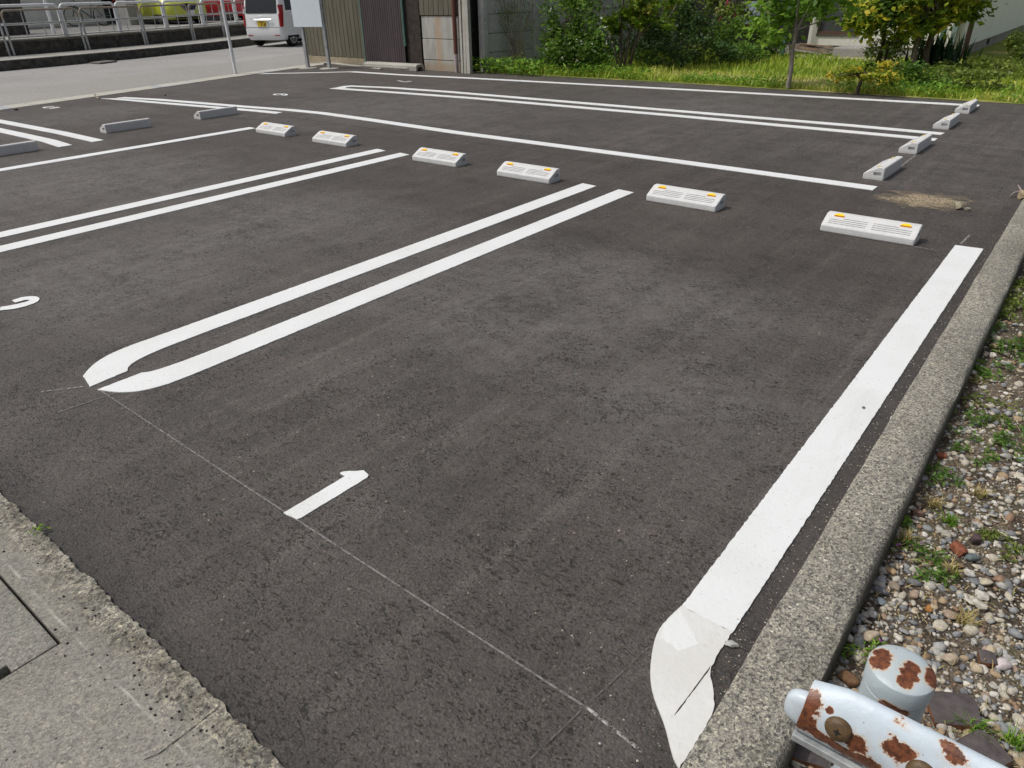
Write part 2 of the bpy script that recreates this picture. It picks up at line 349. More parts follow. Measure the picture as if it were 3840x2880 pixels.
# ------------------------------------------------------------------ setting: ground sheets
def sheet(name, poly, z, mat, kind='structure'):
    mb = MB()
    if sum(poly[i][0]*poly[(i+1) % len(poly)][1]-poly[(i+1) % len(poly)][0]*poly[i][1] for i in range(len(poly))) < 0: poly = poly[::-1]
    mb.raw([(x, y, z) for x, y in poly], [tuple(range(len(poly)))])
    return tag(mb.build(name, mat), kind=kind)
q = Mt('earth', (.12, .10, .07), .95, .1); q.layer(q.step(q.noise(.4, 4), .4, .65), (.09, .11, .035)); q.bump(q.noise(8, 4), .5, .05); EARTH = q.done()
sheet('ground', [(-320, -320), (320, -320), (320, 320), (-320, 320)], -.16, EARTH)
GUT = [(-12.55, -1.0), (-12.85, .43), (-13.74, 4.69), (-14.05, 6.2), (-14.25, 7.2), (-14.66, 8.9), (-15.08, 11.0), (-15.25, 11.9)]   # lot side of the gutter strip
GUTO = [(x-.43, y) for x, y in GUT[:-1]] + [(-15.72, 12.3)]
KB = [(-20.6, -14), (-21.0, 0), (-21.37, 6.98), (-21.6, 8.8), (-21.95, 10.6), (-22.75, 13.4), (-23.8, 15.8), (-26.4, 21.5), (-31.5, 32)]   # foot of the far kerb
lot = [(x-.01, y) for x, y in GUT if y > .3] + [(-15.3, 12.6), (-10.6, 12.32), (-6.2, 12.58), (-.9, 12.62), (3.0, 12.7), (3.0, 7.3), (-.2, 7.2), (-.3, .35)]
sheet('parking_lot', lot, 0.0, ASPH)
ro = [GUTO[0]] + GUTO[1:] + [(-16.6, 15), (-19.5, 21), (-25, 32)] + KB[::-1] + [(-12, -14)]
sheet('road', ro, -.008, ROAD)
q = Mt('gutter_concrete', (.42, .41, .37), .9, .2)
x = q.xyz(); seg = q.noise(.9, 0, .5, q.scaled((.05, 1, 0)))
q.c = q.ramp(seg, [(.0, (.40, .39, .345)), (.56, (.43, .42, .37)), (.58, (.33, .36, .39)), (.62, (.33, .36, .39)), (.64, (.44, .43, .40))])
fr = q.math('FRACT', q.math('MULTIPLY', x[1], 1.66)); q.layer(q.math('SUBTRACT', 1, q.step(fr, .012, .022)), (.08, .08, .075))
q.layer(q.math('MULTIPLY', q.step(q.noise(12, 4), .5, .8), .5), (.25, .245, .22)); GUTM = q.done()
mb = MB(); mb.prism(GUT + GUTO[::-1], -.05, .006); tag(mb.build('roadside_gutter', GUTM), kind='structure')

# concrete apron in front with a hole for the cover slab, its broken margin against the asphalt
def jag(p0, p1, step, amp, seed):
    r = random.Random(seed); n = int((Vector(p1)-Vector(p0)).length/step); out = []; a = 0
    d = (Vector(p1)-Vector(p0)).normalized(); nn = Vector((-d.y, d.x))
    for i in range(n+1):
        a = .6*a + r.uniform(-amp, amp); p = Vector(p0).lerp(Vector(p1), i/n)+nn*a; out.append((p.x, p.y))
    return out
HX0, HX1, HY0, HY1 = -2.42, -1.789, -.33, .274
mb = MB()
for a in [(-13, HX0, -3.5, .33), (HX1, 4.5, -3.5, .33), (HX0, HX1, -3.5, HY0), (HX0, HX1, HY1, .33)]: mb.box(a[0], a[1], a[2], a[3], -.12, .010)
tag(mb.build('concrete_apron', APRON), kind='structure')
mb = MB(); e = jag((-12.8, .43), (-.30, .432), .010, .0042, 3)
mb.prism([(-12.8, .3301)]+e+[(-.30, .3301)], -.1, .0102)
ae = tag(mb.build('apron_edge', ROUGH), kind='structure')
mb = MB(); cp = [G(545, 2860), G(600, 2838), G(650, 2800), G(690, 2770), G(735, 2735), G(790, 2690), G(830, 2660)]
for a, b in zip(cp[:-1], cp[1:]):
    for t0, t1 in ((0, .5), (.5, 1)):
        p, p2 = a.lerp(b, t0), a.lerp(b, t1); n_ = Vector((-(p2-p).y, (p2-p).x, 0)).normalized(); w0 = random.uniform(.0005, .0018); mb.raw([(v.x, v.y, .0118) for v in (p-n_*w0, p2-n_*w0, p2+n_*w0, p+n_*w0)], [(0, 1, 2, 3)])
mb.build('crack', BLACK, ae)
mb = MB()   # cover slab with a lifting notch in its right edge
mb.prism([(HX0+.007, HY0+.007), (HX1-.007, HY0+.007), (HX1-.007, .10), (HX1-.04, .10), (HX1-.04, .155), (HX1-.007, .155), (HX1-.007, HY1-.007), (HX0+.007, HY1-.007)], -.08, .009)
o = mb.build('cover_slab', SLAB, bevel=.004); tag(o, 'square concrete cover slab with a lifting notch, set in the pavement', 'drain cover')
tag(sheet('slab_pit', [(HX0-.05, HY0-.05), (HX1+.05, HY0-.05), (HX1+.05, HY1+.05), (HX0-.05, HY1+.05)], -.085, BLACK), kind='structure')

# kerb between lot and gravel
mb = MB(); n = 60; y0, y1 = .1, 7.35
rk = random.Random(5); vs = []; ky = [y0+(y1-y0)*i/n for i in range(n+1)]
for y in ky:
    j = lambda a: rk.uniform(-a, a)
    vs += [(-.322, y, -.16), (-.322+j(.0018), y, .012+j(.001)), (-.312+j(.002), y, .02+j(.001)), (-.168+j(.002), y, .02+j(.001)), (-.152+j(.003), y, .008+j(.003)), (-.146+j(.003), y, -.05), (-.146, y, -.16)]
fs = [(i*7+k, (i+1)*7+k, (i+1)*7+k+1, i*7+k+1) for i in range(n) for k in range(6)] + [tuple(range(7)), tuple(range(n*7+6, n*7-1, -1))]
fs = [f[::-1] for f in fs]
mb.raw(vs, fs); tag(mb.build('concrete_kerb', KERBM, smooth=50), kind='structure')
q = Mt('gravel_soil', (.10, .085, .065), .95, .15)
q.c = q.ramp(q.noise(6, 5), [(.35, (.055, .045, .034)), (.65, (.16, .13, .098))])
cell = q.vor(120, 'Color'); nb = q.n.new('ShaderNodeRGBToBW'); q.L(cell, nb.inputs[0])
q.layer(.8, q.ramp(nb.outputs[0], [(0, (.4, .4, .4)), (.5, (.9, .9, .9)), (.85, (1.7, 1.65, 1.6)), (.97, (3.4, 3.2, 2.9))]), 'MULTIPLY')
q.layer(q.math('MULTIPLY', q.step(q.noise(3, 4), .55, .7), .4), (.07, .075, .025))
q.bump(q.vor(120), .8, .008); q.bump(q.noise(20, 4), .7, .02); SOIL = q.done()
sheet('gravel_bed', [(-.16, .1), (4.5, .1), (4.5, 7.3), (-.16, 7.3)], -.09, SOIL)
q = Mt('lawn_soil', (.09, .10, .03), .95, .1)
q.c = q.ramp(q.noise(.9, 5, .6), [(.35, (.15, .21, .035)), (.55, (.27, .29, .07)), (.7, (.50, .43, .21))]); q.bump(q.noise(25, 4), .8, .03); LAWNS = q.done()
sheet('garden_ground', [(-10.6, 12.30), (-6.2, 12.56), (-.9, 12.60), (9, 12.7), (9, 45), (-14, 45), (-14, 12.9)], .004, LAWNS)

# far side of the road: kerb, pavement, low wall, terrace
def offs(poly, d):
    out = []
    for i, p in enumerate(poly):
        a = Vector(poly[max(i-1, 0)]); b = Vector(poly[min(i+1, len(poly)-1)]); t = (b-a).normalized()
        out.append((p[0]-t.y*d, p[1]+t.x*d))
    return out
def strip(mb, A, Bp, z0, z1, mi=0):           # solid between two polylines
    n = len(A); vs = [(x, y, z) for z in (z0, z1) for P in (A, Bp) for x, y in P]
    f = []
    for i in range(n-1):
        f += [(2*n+i, 2*n+i+1, 3*n+i+1, 3*n+i), (i, i+1, 2*n+i+1, 2*n+i), (n+i+1, n+i, 3*n+i, 3*n+i+1)]
    f += [(0, 2*n, 3*n, n), (n-1, 2*n-1, 4*n-1, 3*n-1)]
    mb.raw(vs, f, mi)
ZS, ZT = .217, .57
mb = MB(); strip(mb, KB, offs(KB, .16), -.1, ZS); tag(mb.build('roadside_kerb', DARKC, bevel=.015), kind='structure')
W1 = offs(KB, 1.62)
mb = MB(); strip(mb, offs(KB, .16), W1, -.1, ZS-.004); tag(mb.build('far_pavement', TERR), kind='structure')
mb = MB(); strip(mb, W1, offs(KB, 1.9), -.1, ZT-.05); mb2 = MB(); strip(mb2, offs(KB, 1.585), offs(KB, 1.92), ZT-.05, ZT)
wl = empty('retaining_wall', 'low dark mossy retaining wall behind the far pavement', 'wall')
mb.build('wall_face', DARKC, wl); mb2.build('coping', m_concrete('coping_concrete', (.15, .14, .125), 12, .5, .3), wl)
mb = MB(); strip(mb, offs(KB, 1.92), offs(KB, 3.4), .2, ZT+.012); tag(mb.build('terrace_strip', TERR), kind='structure')
mb = MB(); strip(mb, offs(KB, 3.4), offs(KB, 26), .2, ZT+.004); tag(mb.build('upper_yard', m_concrete('yard_asphalt', (.2, .198, .195), 40, .3)), kind='structure')

# ------------------------------------------------------------------ painted markings
def smooth(pts, k=6):
    out = []; P = [Vector(p) for p in pts]
    for i in range(len(P)-1):
        p0, p1, p2, p3 = P[max(i-1, 0)], P[i], P[i+1], P[min(i+2, len(P)-1)]
        for j in range(k):
            t = j/k; out.append(.5*((2*p1)+(p2-p0)*t+(2*p0-5*p1+4*p2-p3)*t*t+(3*p1-p0-3*p2+p3)*t**3))
    return out+[P[-1]]
def rough_poly(P, step=.012, amp=.0009):
    out = []
    for i in range(len(P)):
        a, b = Vector(P[i]), Vector(P[(i+1) % len(P)]); L = (b-a).length; n = max(1, min(420, int(L/step))); nn = Vector((-(b-a).y, (b-a).x)).normalized()
        for k in range(n):
            p = a.lerp(b, k/n)
            if k: p += nn*random.gauss(0, amp)
            out.append((p.x, p.y))
    return out
def stripe(poly, name, parent, mat=PAINT, h=.005, amp=.0009):
    mb = MB(); mb.prism(rough_poly(poly, amp=amp), -.002, h); return mb.build(name, mat, parent)
def band(pts, wid):                            # pts run along the lower edge, width towards +y
    return [tuple(p) for p in pts] + [(x, y+wid) for x, y in pts[::-1]]
t = empty('bay_line', 'single wide white line along the concrete kerb, its near end peeling and taped', 'parking line', (-.46, 3, 0)); off = Matrix.Translation((.46, -3, 0))
sub = lambda P: [(x+.46, y-3) for x, y in P]
stripe(sub([(-.535, 1.40), (-.385, 1.40), (-.374, 5.335), (-.532, 5.315)]), 'long_stripe', t, h=.0055)
cv_ = lambda P, k=5: [tuple(p) for p in smooth(P, k)]
stripe(sub(cv_([(-.537, 1.3995), (-.546, 1.29), (-.516, 1.19), (-.47, 1.11), (-.40, 1.042), (-.35, .985), (-.3235, .965)])+[(-.3235, 1.13), (-.331, 1.165), (-.352, 1.203), (-.373, 1.232), (-.384, 1.262), (-.387, 1.30), (-.385, 1.3995)]), 'curved_end', t, OLDP, .0052, .0016)
stripe(sub([(-.3858, 1.262), (-.3838, 1.25), (-.3905, 1.10), (-.3935, 1.078), (-.3942, 1.082)]), 'slit', t, plain('slit_dirt', (.06, .055, .05), .9), .0058, .0004)
stripe(sub([(-.535, 1.385), (-.44, 1.31), (-.47, 1.255), (-.53, 1.27), (-.543, 1.31)]), 'white_patch', t, PAINT, .0056, .002)
def upair(dx, label, ytop):
    t = empty('bay_divider', label, 'parking line', (-3.2+dx, 3, 0), group='double white lines between the numbered bays'); s = lambda P: [(x+3.2, y-3) for x, y in P]
    cv = lambda P, k=5: [tuple(p) for p in smooth(P, k)]
    stripe(s([(-3.475, ytop)]+cv([(-3.478, 1.42), (-3.478, 1.27), (-3.45, 1.15), (-3.40, 1.07), (-3.337, 1.008)])+[(-3.207, .982)]+cv([(-3.222, 1.158), (-3.262, 1.185), (-3.295, 1.25), (-3.316, 1.38), (-3.32, 1.6)])+[(-3.32, ytop-.02)]), 'stripe', t)
    stripe(s([(-2.94, ytop-.03)]+cv([(-2.941, 1.40), (-2.947, 1.22), (-2.98, 1.11), (-3.03, 1.052), (-3.085, 1.018), (-3.152, .989)])+cv([(-3.15, 1.188), (-3.122, 1.235), (-3.104, 1.38), (-3.10, 1.6)])+[(-3.10, ytop-.01)]), 'stripe', t)
upair(0, 'U-shaped double white line between bay 1 and bay 2, nearest pair', 5.37)
upair(-2.745, 'double white line running out of the picture on the far side of bay 2', 5.43)
def single(name, poly, label, cat='parking line', group=None):
    cx = sum(p[0] for p in poly)/len(poly); cy = sum(p[1] for p in poly)/len(poly)
    mb = MB(); mb.prism(rough_poly([(x-cx, y-cy) for x, y in poly], .06), -.002, .005)
    o = mb.build(name, PAINT); o.location = (cx, cy, 0); return tag(o, label, cat, group)
single('bay_line', [(-8.75, .98), (-8.6, .98), (-8.6, 5.49), (-8.75, 5.50)], 'single straight white line ending beside the wheel stop nearest the middle of the lot')
def pair(label, A, Bp):
    t = empty('bay_divider', label, 'parking line'); 
    for P in (A, Bp): stripe(P, 'stripe', t)
pair('long double white line from the street across the lot, its near arm much shorter',
     band([(-13.45, 6.0), (-12.6, 6.215), (-10.4, 6.53), (-9.6, 6.67), (-8.9, 6.73), (-8.0, 6.70), (-6.17, 6.60), (-3.2, 6.575), (-1.35, 6.52)], .15),
     [(-13.64, 5.83), (-13.04, 5.92), (-12.06, 6.05), (-9.94, 6.36), (-9.446, 6.40), (-9.48, 6.54), (-9.97, 6.50), (-12.1, 6.18), (-13.0, 6.05), (-13.4, 5.98)])
pair('slender double white line with rounded end near the blank sign, middle of the far bays',
     band([(-11.2, 8.80), (-10.92, 8.81), (-9.83, 8.925), (-8.12, 9.067), (-4.46, 9.139), (-1.385, 9.10)], .16),
     [(-11.2, 8.96), (-11.27, 9.16), (-11.21, 9.315), (-10.31, 9.531), (-8.92, 9.632), (-2.39, 9.71), (-1.39, 9.673), (-1.40, 9.52), (-2.4, 9.55), (-8.9, 9.47), (-10.3, 9.37), (-11.05, 9.2), (-11.08, 9.1), (-10.98, 8.975)])
single('bay_line', band([(-14.75, 9.72), (-14.52, 9.88), (-13.745, 10.5), (-13.2, 10.98), (-11.7, 11.05), (-10.07, 11.27), (-5.07, 11.75), (-1.42, 12.063)], .165), 'farthest white line, along the shed and the garden edge')
pair('double white line cut by the picture edge, beside a wheel stop seen from behind',
     band([(-13.3, 3.72), (-11.35, 3.79), (-10.49, 3.822), (-9.474, 3.813)], .14), band([(-13.2, 3.40), (-10.85, 3.455), (-10.0, 3.47), (-9.48, 3.434)], .15))
def stroke(pts, wid):
    Lp, Rp = [], []; pts = [Vector(p) for p in pts]
    for i, p in enumerate(pts):
        t = (pts[min(i+1, len(pts)-1)]-pts[max(i-1, 0)]).normalized(); nn = Vector((-t.y, t.x))*wid/2; Lp.append(p+nn); Rp.append(p-nn)
    return Lp, Rp
def numeral(paths, wid, M, label):             # strokes in a unit box; M maps to the ground
    mb = MB()
    for pts in paths:
        Lp, Rp = stroke(pts, wid); n = len(pts)
        vs = [(p.x, p.y, .0035) for p in Lp]+[(p.x, p.y, .0035) for p in Rp]
        mb.raw(vs, [(i, n+i, n+i+1, i+1) for i in range(n-1)], 0, M)
    return tag(mb.build('painted_number', PAINT), label, 'bay number', 'painted bay numbers')
mb = MB(); mb.prism(rough_poly([(-.012, -.156), (.052, -.150), (.057, -.135), (.064, .146), (.056, .160), (.020, .168), (-.036, .114), (-.035, .104), (-.006, .104), (-.010, -.14)], .02, .0007), -.001, .004)
o = mb.build('painted_number', PAINT); o.location = (-1.764, 1.128, 0); tag(o, 'white painted number 1 on the asphalt of the nearest bay', 'bay number', 'painted bay numbers')
zt = lambda P: [G(x_/7.373, 1050+y_/7.373) for x_, y_ in P]
two_o = zt([(333, 578), (600, 490), (860, 462), (1010, 468), (1090, 510), (1100, 545), (1060, 600), (950, 660), (700, 745), (400, 815), (0, 858)])
two_i = zt([(430, 640), (560, 605), (700, 568), (770, 563), (808, 570), (820, 577), (800, 592), (700, 625), (500, 675), (250, 725), (0, 760)])
mb = MB(); n = len(two_o); vs = [(p.x, p.y, .004) for p in two_o]+[(p.x, p.y, .004) for p in two_i]
mb.raw(vs, [(i, n+i, n+i+1, i+1)[::-1] for i in range(n-1)]); ml = two_o[-1].lerp(two_i[-1], .5); wl_ = (two_o[-1]-two_i[-1]).length
Lp, Rp = stroke(smooth([(ml.x, ml.y), (ml.x-.035, ml.y-.05), (ml.x-.075, ml.y-.085), (ml.x-.10, ml.y-.11)]), wl_*.95); k = len(Lp)
mb.raw([(p.x, p.y, .004) for p in Lp+Rp], [(i, k+i, k+i+1, i+1) for i in range(k-1)]); mb.box(ml.x-.115, ml.x+.025, ml.y-.125, ml.y-.08, -.001, .0043)
tag(mb.build('painted_number', PAINT), 'white painted number 2 cut by the left edge of the picture', 'bay number', 'painted bay numbers')
def Mnum(cx, cy, w, h):                        # top of the figure towards +x, its left side towards +y
    return Matrix(((0, h, 0, cx-h/2), (-w, 0, 0, cy+w/2), (0, 0, 1, 0), (0, 0, 0, 1)))
numeral([[Vector(p) for p in ((.9, .93), (.2, .93))], [Vector(p) for p in ((.2, 1.0), (.14, .5))], smooth([(.14, .53), (.5, .66), (.88, .45), (.8, .12), (.45, .05), (.08, .16)])], .19, Mnum(-13.22, 4.86, .2, .31), 'white painted number 5 near the street, ahead of the two stops seen from behind')
numeral([smooth([(.82, .92), (.5, .97), (.18, .7), (.12, .35), (.3, .06), (.65, .06), (.88, .3), (.7, .55), (.4, .55), (.15, .38)])], .2, Mnum(-11.27, 7.80, .21, .31), 'white painted number 6 between the long double line and the slender double line')
numeral([[Vector((.05, .92)), Vector((.95, .92))], [Vector((.86, .95)), Vector((.32, 0))]], .19, Mnum(-10.87, 10.30, .22, .34), 'white painted number 7 in the farthest bay, below the shed')
# chalk setting-out lines (thin, patchy)
def m_chalk(name, col, lo, hi):
    q = Mt(name, col, .9, .1); f = q.step(q.noise(55, 5, .7), lo, hi)
    tr = q.n.new('ShaderNodeBsdfTransparent'); mx = q.n.new('ShaderNodeMixShader'); q.L(f, mx.inputs[0]); q.L(tr.outputs[0], mx.inputs[1]); q.L(q.b.outputs[0], mx.inputs[2]); q.L(mx.outputs[0], q.n['Material Output'].inputs[0])
    return q.m
CH1 = m_chalk('chalk', (.215, .21, .205), .26, .58); CH3 = m_chalk('faint_chalk', (.13, .125, .12), .36, .66); CH2 = m_chalk('bright_chalk', (.40, .39, .38), .42, .58)
def chalk(pts, wid, label, mat=CH1, z=.0028):
    mb = MB()
    for a, b in zip(pts[:-1], pts[1:]):
        a, b = Vector(a), Vector(b); n = Vector((-(b-a).y, (b-a).x)).normalized()*wid/2
        mb.raw([(p.x, p.y, z) for p in (a-n, b-n, b+n, a+n)], [(0, 1, 2, 3)])
    tag(mb.build('chalk_line', mat), label, 'chalk mark', 'chalk setting-out marks on the asphalt')
chalk([(-3.17, .995), (-2.4, .985), (-1.75, .978), (-.54, .97)], .0062, 'long thin chalk line across the foot of bay 1 through number 1')
chalk([(-.58, .972), (-.50, .962), (-.41, .952)], .008, 'bright crumbly chalk dash at the end of the thin line by the kerb', CH2, .0032)
chalk([(-.60, .78), (-.575, .972), (-.54, 1.22)], .005, 'short faint chalk line crossing the thin line near the kerb', CH3, .0030)
chalk([(-3.09, .80), (-3.075, .93), (-3.06, 1.02)], .005, 'short chalk tick below the U-shaped line', CH1, .0031)
chalk([(-3.34, .83), (-3.235, .965)], .006, 'short chalk tick at the gap of the U-shaped line', CH2, .0033)
chalk([(-1.4, 9.12), (.6, 9.0), (2.5, 8.9)], .025, 'straight chalk line running on from the slender double line to the edge of the lot')
chalk([(-1.375, 7.55), (-1.38, 8.2)], .02, 'chalk line joining two stops at the right side of the lot', CH1, .0031)
chalk([(-.51, 5.36), (-.495, 5.62)], .016, 'grey chalk tick beyond the end of the kerb line')
chalk([(-.60, 5.135), (-.74, 5.14)], .012, 'chalk tick at the foot of the nearest wheel stop')
chalk([(-9.0, 6.3), (-5.5, 6.3), (-2.2, 6.28)], .02, 'long faint chalk line under the long double line', CH3)

# ------------------------------------------------------------------ wheel stops
def relief(mb, org, ux, uy, nn, xs, ys, dep, mi=0):
    org, ux, uy, nn = Vector(org), Vector(ux), Vector(uy), Vector(nn)
    D = lambda i, j: dep(i, j) if 0 <= i < len(xs)-1 and 0 <= j < len(ys)-1 else 0
    P = lambda x, y, d: org+ux*x+uy*y-nn*d
    for i in range(len(xs)-1):
        for j in range(len(ys)-1):
            d = D(i, j); mb.raw([P(xs[i], ys[j], d), P(xs[i+1], ys[j], d), P(xs[i+1], ys[j+1], d), P(xs[i], ys[j+1], d)], [(0, 1, 2, 3)], mi)
            for (a, b, dd) in ((0, 1, D(i, j-1)), (1, 2, D(i+1, j)), (2, 3, D(i, j+1)), (3, 0, D(i-1, j))):
                if d > dd:
                    c = [(xs[i], ys[j]), (xs[i+1], ys[j]), (xs[i+1], ys[j+1]), (xs[i], ys[j+1])]
                    mb.raw([P(*c[a], dd), P(*c[b], dd), P(*c[b], d), P(*c[a], d)], [(0, 1, 2, 3)], mi)
PROF = [(.004, 0), (0, .005), (0, .040), (.003, .046), (.010, .051), (.110, .1035), (.118, .107), (.128, .108), (.155, .108), (.163, .106), (.168, .100), (.1695, .092), (.172, .003), (.170, 0)]
def stop_body():
    mb = MB(); sl = Vector((0, .1, .0525)); Ls = sl.length; sl.normalize(); nn = Vector((0, -sl.z, sl.y))
    cy, cz = .09, .045; xi = [-.3, -.2965, -.288, .288, .2965, .3]; sc = [.93, .985, 1, 1, .985, .93]
    n = len(PROF)
    for k in range(5):
        for i in range(n-1):
            if k == 2 and i == 4: continue        # grooved slope panel made below
            q4 = []
            for kk, ii in ((k, i), (k, i+1), (k+1, i+1), (k+1, i)):
                q4.append((xi[kk], cy+(PROF[ii][0]-cy)*sc[kk], max(0, cz+(PROF[ii][1]-cz)*sc[kk]) if PROF[ii][1] > 0 else 0))
            mb.raw(q4, [(3, 2, 1, 0)])
    xs = [-.288]; 
    for g in ((-.262, -.175), (-.175, -.018), (.018, .175), (.175, .262)): xs += [g[0], g[1]]
    xs = sorted(set(xs+[.288])); ys = [0]
    for k in range(4): ys += [.017+k*.0185, .017+k*.0185+.0058]
    ys += [Ls]
    def dep(i, j):
        if j % 2 == 0: return 0
        xm = (xs[i]+xs[i+1])/2
        if abs(xm) < .018 or abs(xm) > .262: return 0
        if j == 7 and abs(xm) > .175: return 0
        return .005
    relief(mb, (0, .010, .051), (1, 0, 0), sl, nn, xs, ys, dep)
    for sx in (-1, 1):                            # end faces with a grip pocket
        E = [(cy+(y-cy)*.93, max(0, cz+(z-cz)*.93) if z > 0 else 0) for y, z in PROF]; X = .3*sx
        hole = [(.085, .040), (.145, .040), (.145, .066), (.085, .066)]; back = X-.022*sx
        vs = [(X, y, z) for y, z in E]+[(X, y, z) for y, z in hole]+[(back, y, z-.004) for y, z in hole]; m0 = len(E)
        # ring between outline and hole
        fs = [(0, m0, m0-0+1, 13), (0, 1, 2, m0), (2, 3, 4, m0), (4, 5, m0+3, m0), (5, 6, 7, m0+3), (7, 8, m0+2, m0+3), (8, 9, 10, m0+2), (10, 11, m0+2), (11, 12, m0+1, m0+2), (12, 13, m0+1)]
        fs += [(m0+a, m0+b, m0+4+b, m0+4+a) for a, b in ((0, 1), (1, 2), (2, 3), (3, 0))]+[(m0+4, m0+5, m0+6, m0+7)]
        if sx < 0: fs = [f[::-1] for f in fs]
        mb.raw(vs, fs)
    return mb
def reflector(sx, flat):
    mb = MB(); n = 10
    arc = [(.033*math.cos(math.pi*k/n), .022*math.sin(math.pi*k/n)) for k in range(n+1)]
    M = Matrix.Translation((.213*sx, .088, .0915 if not flat else .0918))
    vs = [(x, y*1.5+.001, .0100+.33*y) for x, y in arc]+[(x, y*1.5, -.004+.4*y) for x, y in arc]; m1 = n+1
    mb.raw(vs, [tuple(range(m1))], 0, M)
    mb.raw(vs, [(i+1, i, m1+i, m1+i+1) for i in range(n)], 0, M)
    mb.raw(vs, [(0, n, m1+n, m1)], 1, M)
    return mb
def make_stop(label, loc, rz, pale):
    r = empty('wheel_stop', label, 'wheel stop', loc, rz, 'concrete wheel stops in the parking lot')
    b = stop_body().build('stop_body', STOPM, r, smooth=35)
    for s in (-1, 1): reflector(s, pale).build('reflector', [PALEY, PALEY] if pale else [AMB, ORG], r)
    return r
SA = make_stop('wheel stop with amber reflectors nearest the kerb line, first of bay 1', (-1.046, 5.146, 0), 0, False)
SB = make_stop('end-on wheel stop beside the far end of the long double line', (-1.535, 7.22, 0), R(-91), True)
labsA = [(-2.435, 5.17, 'second wheel stop of bay 1, just right of the nearest double line, amber reflectors'),
         (-4.007, 5.182, 'wheel stop just left of the U-shaped double line, at the head of bay 2'),
         (-5.16, 5.222, 'wheel stop right of the second double line, at the head of bay 2'),
         (-6.888, 5.30, 'wheel stop just left of the second double line, amber reflectors'),
         (-8.033, 5.315, 'wheel stop at the end of the single straight line, smallest with bright amber reflectors')]
for x, y, l in labsA:
    o = copy_tree(SA); o.location = (x, y, 0); o.rotation_euler.z = R(random.uniform(-1, 1)); o['label'] = l
for x, y, l in [(-1.552, 8.56, 'end-on wheel stop crossing the lower arm of the slender double line'), (-1.567, 10.23, 'end-on wheel stop between the slender double line and the farthest line'),
                (-1.585, 11.62, 'end-on wheel stop farthest away, standing on the end of the farthest white line'),
                (-9.65, 2.92, 'wheel stop seen from its plain back, cut by the left picture edge'),
                (-10.12, 4.505, 'wheel stop seen from its plain grey back, midway between two double lines'),
                (-10.10, 5.80, 'wheel stop seen from its grey back, touching the short arm of the long double line')]:
    o = copy_tree(SB); o.location = (x, y, 0); o.rotation_euler.z = R(-90+random.uniform(-1.2, 1.2)); o['label'] = l

# ------------------------------------------------------------------ stones and debris
def ico(sub, seed, sq=(1, 1, 1), amp=.25, flat=False):
    bm = bmesh.new(); bmesh.ops.create_icosphere(bm, subdivisions=sub, radius=1)
    r = np.random.default_rng(seed); V = np.array([v.co[:] for v in bm.verts]); Fc = np.array([[v.index for v in f.verts] for f in bm.faces]); bm.free()
    for _ in range(13):                          # shear off facets
        d = r.normal(size=3); d /= np.linalg.norm(d); h = r.uniform(.55, .9); k = V@d; V = np.where((k > h)[:, None], V-np.outer(k-h, d)*(1 if flat else .8), V)
    f = r.normal(size=(3, 3))*1.5
    V *= (1+amp*.35*np.sin(V@f+r.normal(size=3)).sum(1)/2)[:, None]
    return V*np.array(sq), Fc
STONE_STOPS = [(0, (.14, .14, .145)), (.16, (.23, .24, .25)), (.32, (.34, .34, .33)), (.5, (.40, .365, .30)), (.66, (.48, .445, .37)), (.78, (.36, .28, .18)), (.86, (.24, .15, .10)), (.90, (.50, .47, .41)), (1, (.62, .60, .56))]
STONEM = m_attr('pebbles', STONE_STOPS, .9, .5)
def gravel():
    base = [[ico(1 if b else 2, 20+k+40*b, (1, rng.uniform(.6, .95), rng.uniform(.4, .7)), .3, True) for k in range(7)] for b in (1, 0)]
    Vs, Fs, Rn = [], [], []; nv = 0
    def add(x, y, s, big):
        nonlocal nv
        V, Fc = base[1 if big else 0][rng.integers(7)]
        a = rng.uniform(0, 6.28); t = rng.normal(0, .25); c, s2 = math.cos(a), math.sin(a)
        V = V@np.array([[c, s2, 0], [-s2, c, 0], [0, 0, 1]]).T@np.array([[1, 0, 0], [0, math.cos(t), -math.sin(t)], [0, math.sin(t), math.cos(t)]]).T
        Vs.append(V*s+np.array([x, y, -.09+s*.22])); Fs.append(Fc+nv); nv += len(V)
        Rn.append(np.full(len(Fc), rng.random()))
    n = 0
    for i in range(31000):
        y = .55+rng.random()**1.5*5.2; x = -.145+rng.random()*min(1.9, .35+.34*y)
        u = rng.random()
        s = .003+.004*rng.random() if u < .66 else (.007+.008*rng.random() if u < .93 else .014+.012*rng.random()**2)
        wd = max(0, (y-3.2)/3.5)
        if rng.random() < wd: continue
        add(x, y, s, s > .012)
    return tag(npmesh('gravel', np.concatenate(Vs), np.concatenate(Fs), 3, STONEM, rnd=np.concatenate(Rn)), 'loose mixed gravel of grey, tan and white pebbles beside the kerb', 'gravel', kind='stuff')
gravel()
def stone(px, py, z, size, col, label, seed, sq=(1, .75, .55), cat='stone', name='stone', flat=True, grp='loose stones'):
    V, Fc = ico(3, seed, sq, .28, flat); mb = MB(); mb.raw(V*size, Fc)
    o = mb.build(name, plain(name+'_rock', col, .9, .2, var=.25, nscale=50, bump=.5), smooth=32 if flat else 60)
    p = G(px, py, z); o.location = (p.x, p.y, z+size*sq[2]*.72); o.rotation_euler = (0, 0, seed*1.3); return tag(o, label, cat, grp)
GZ = -.087
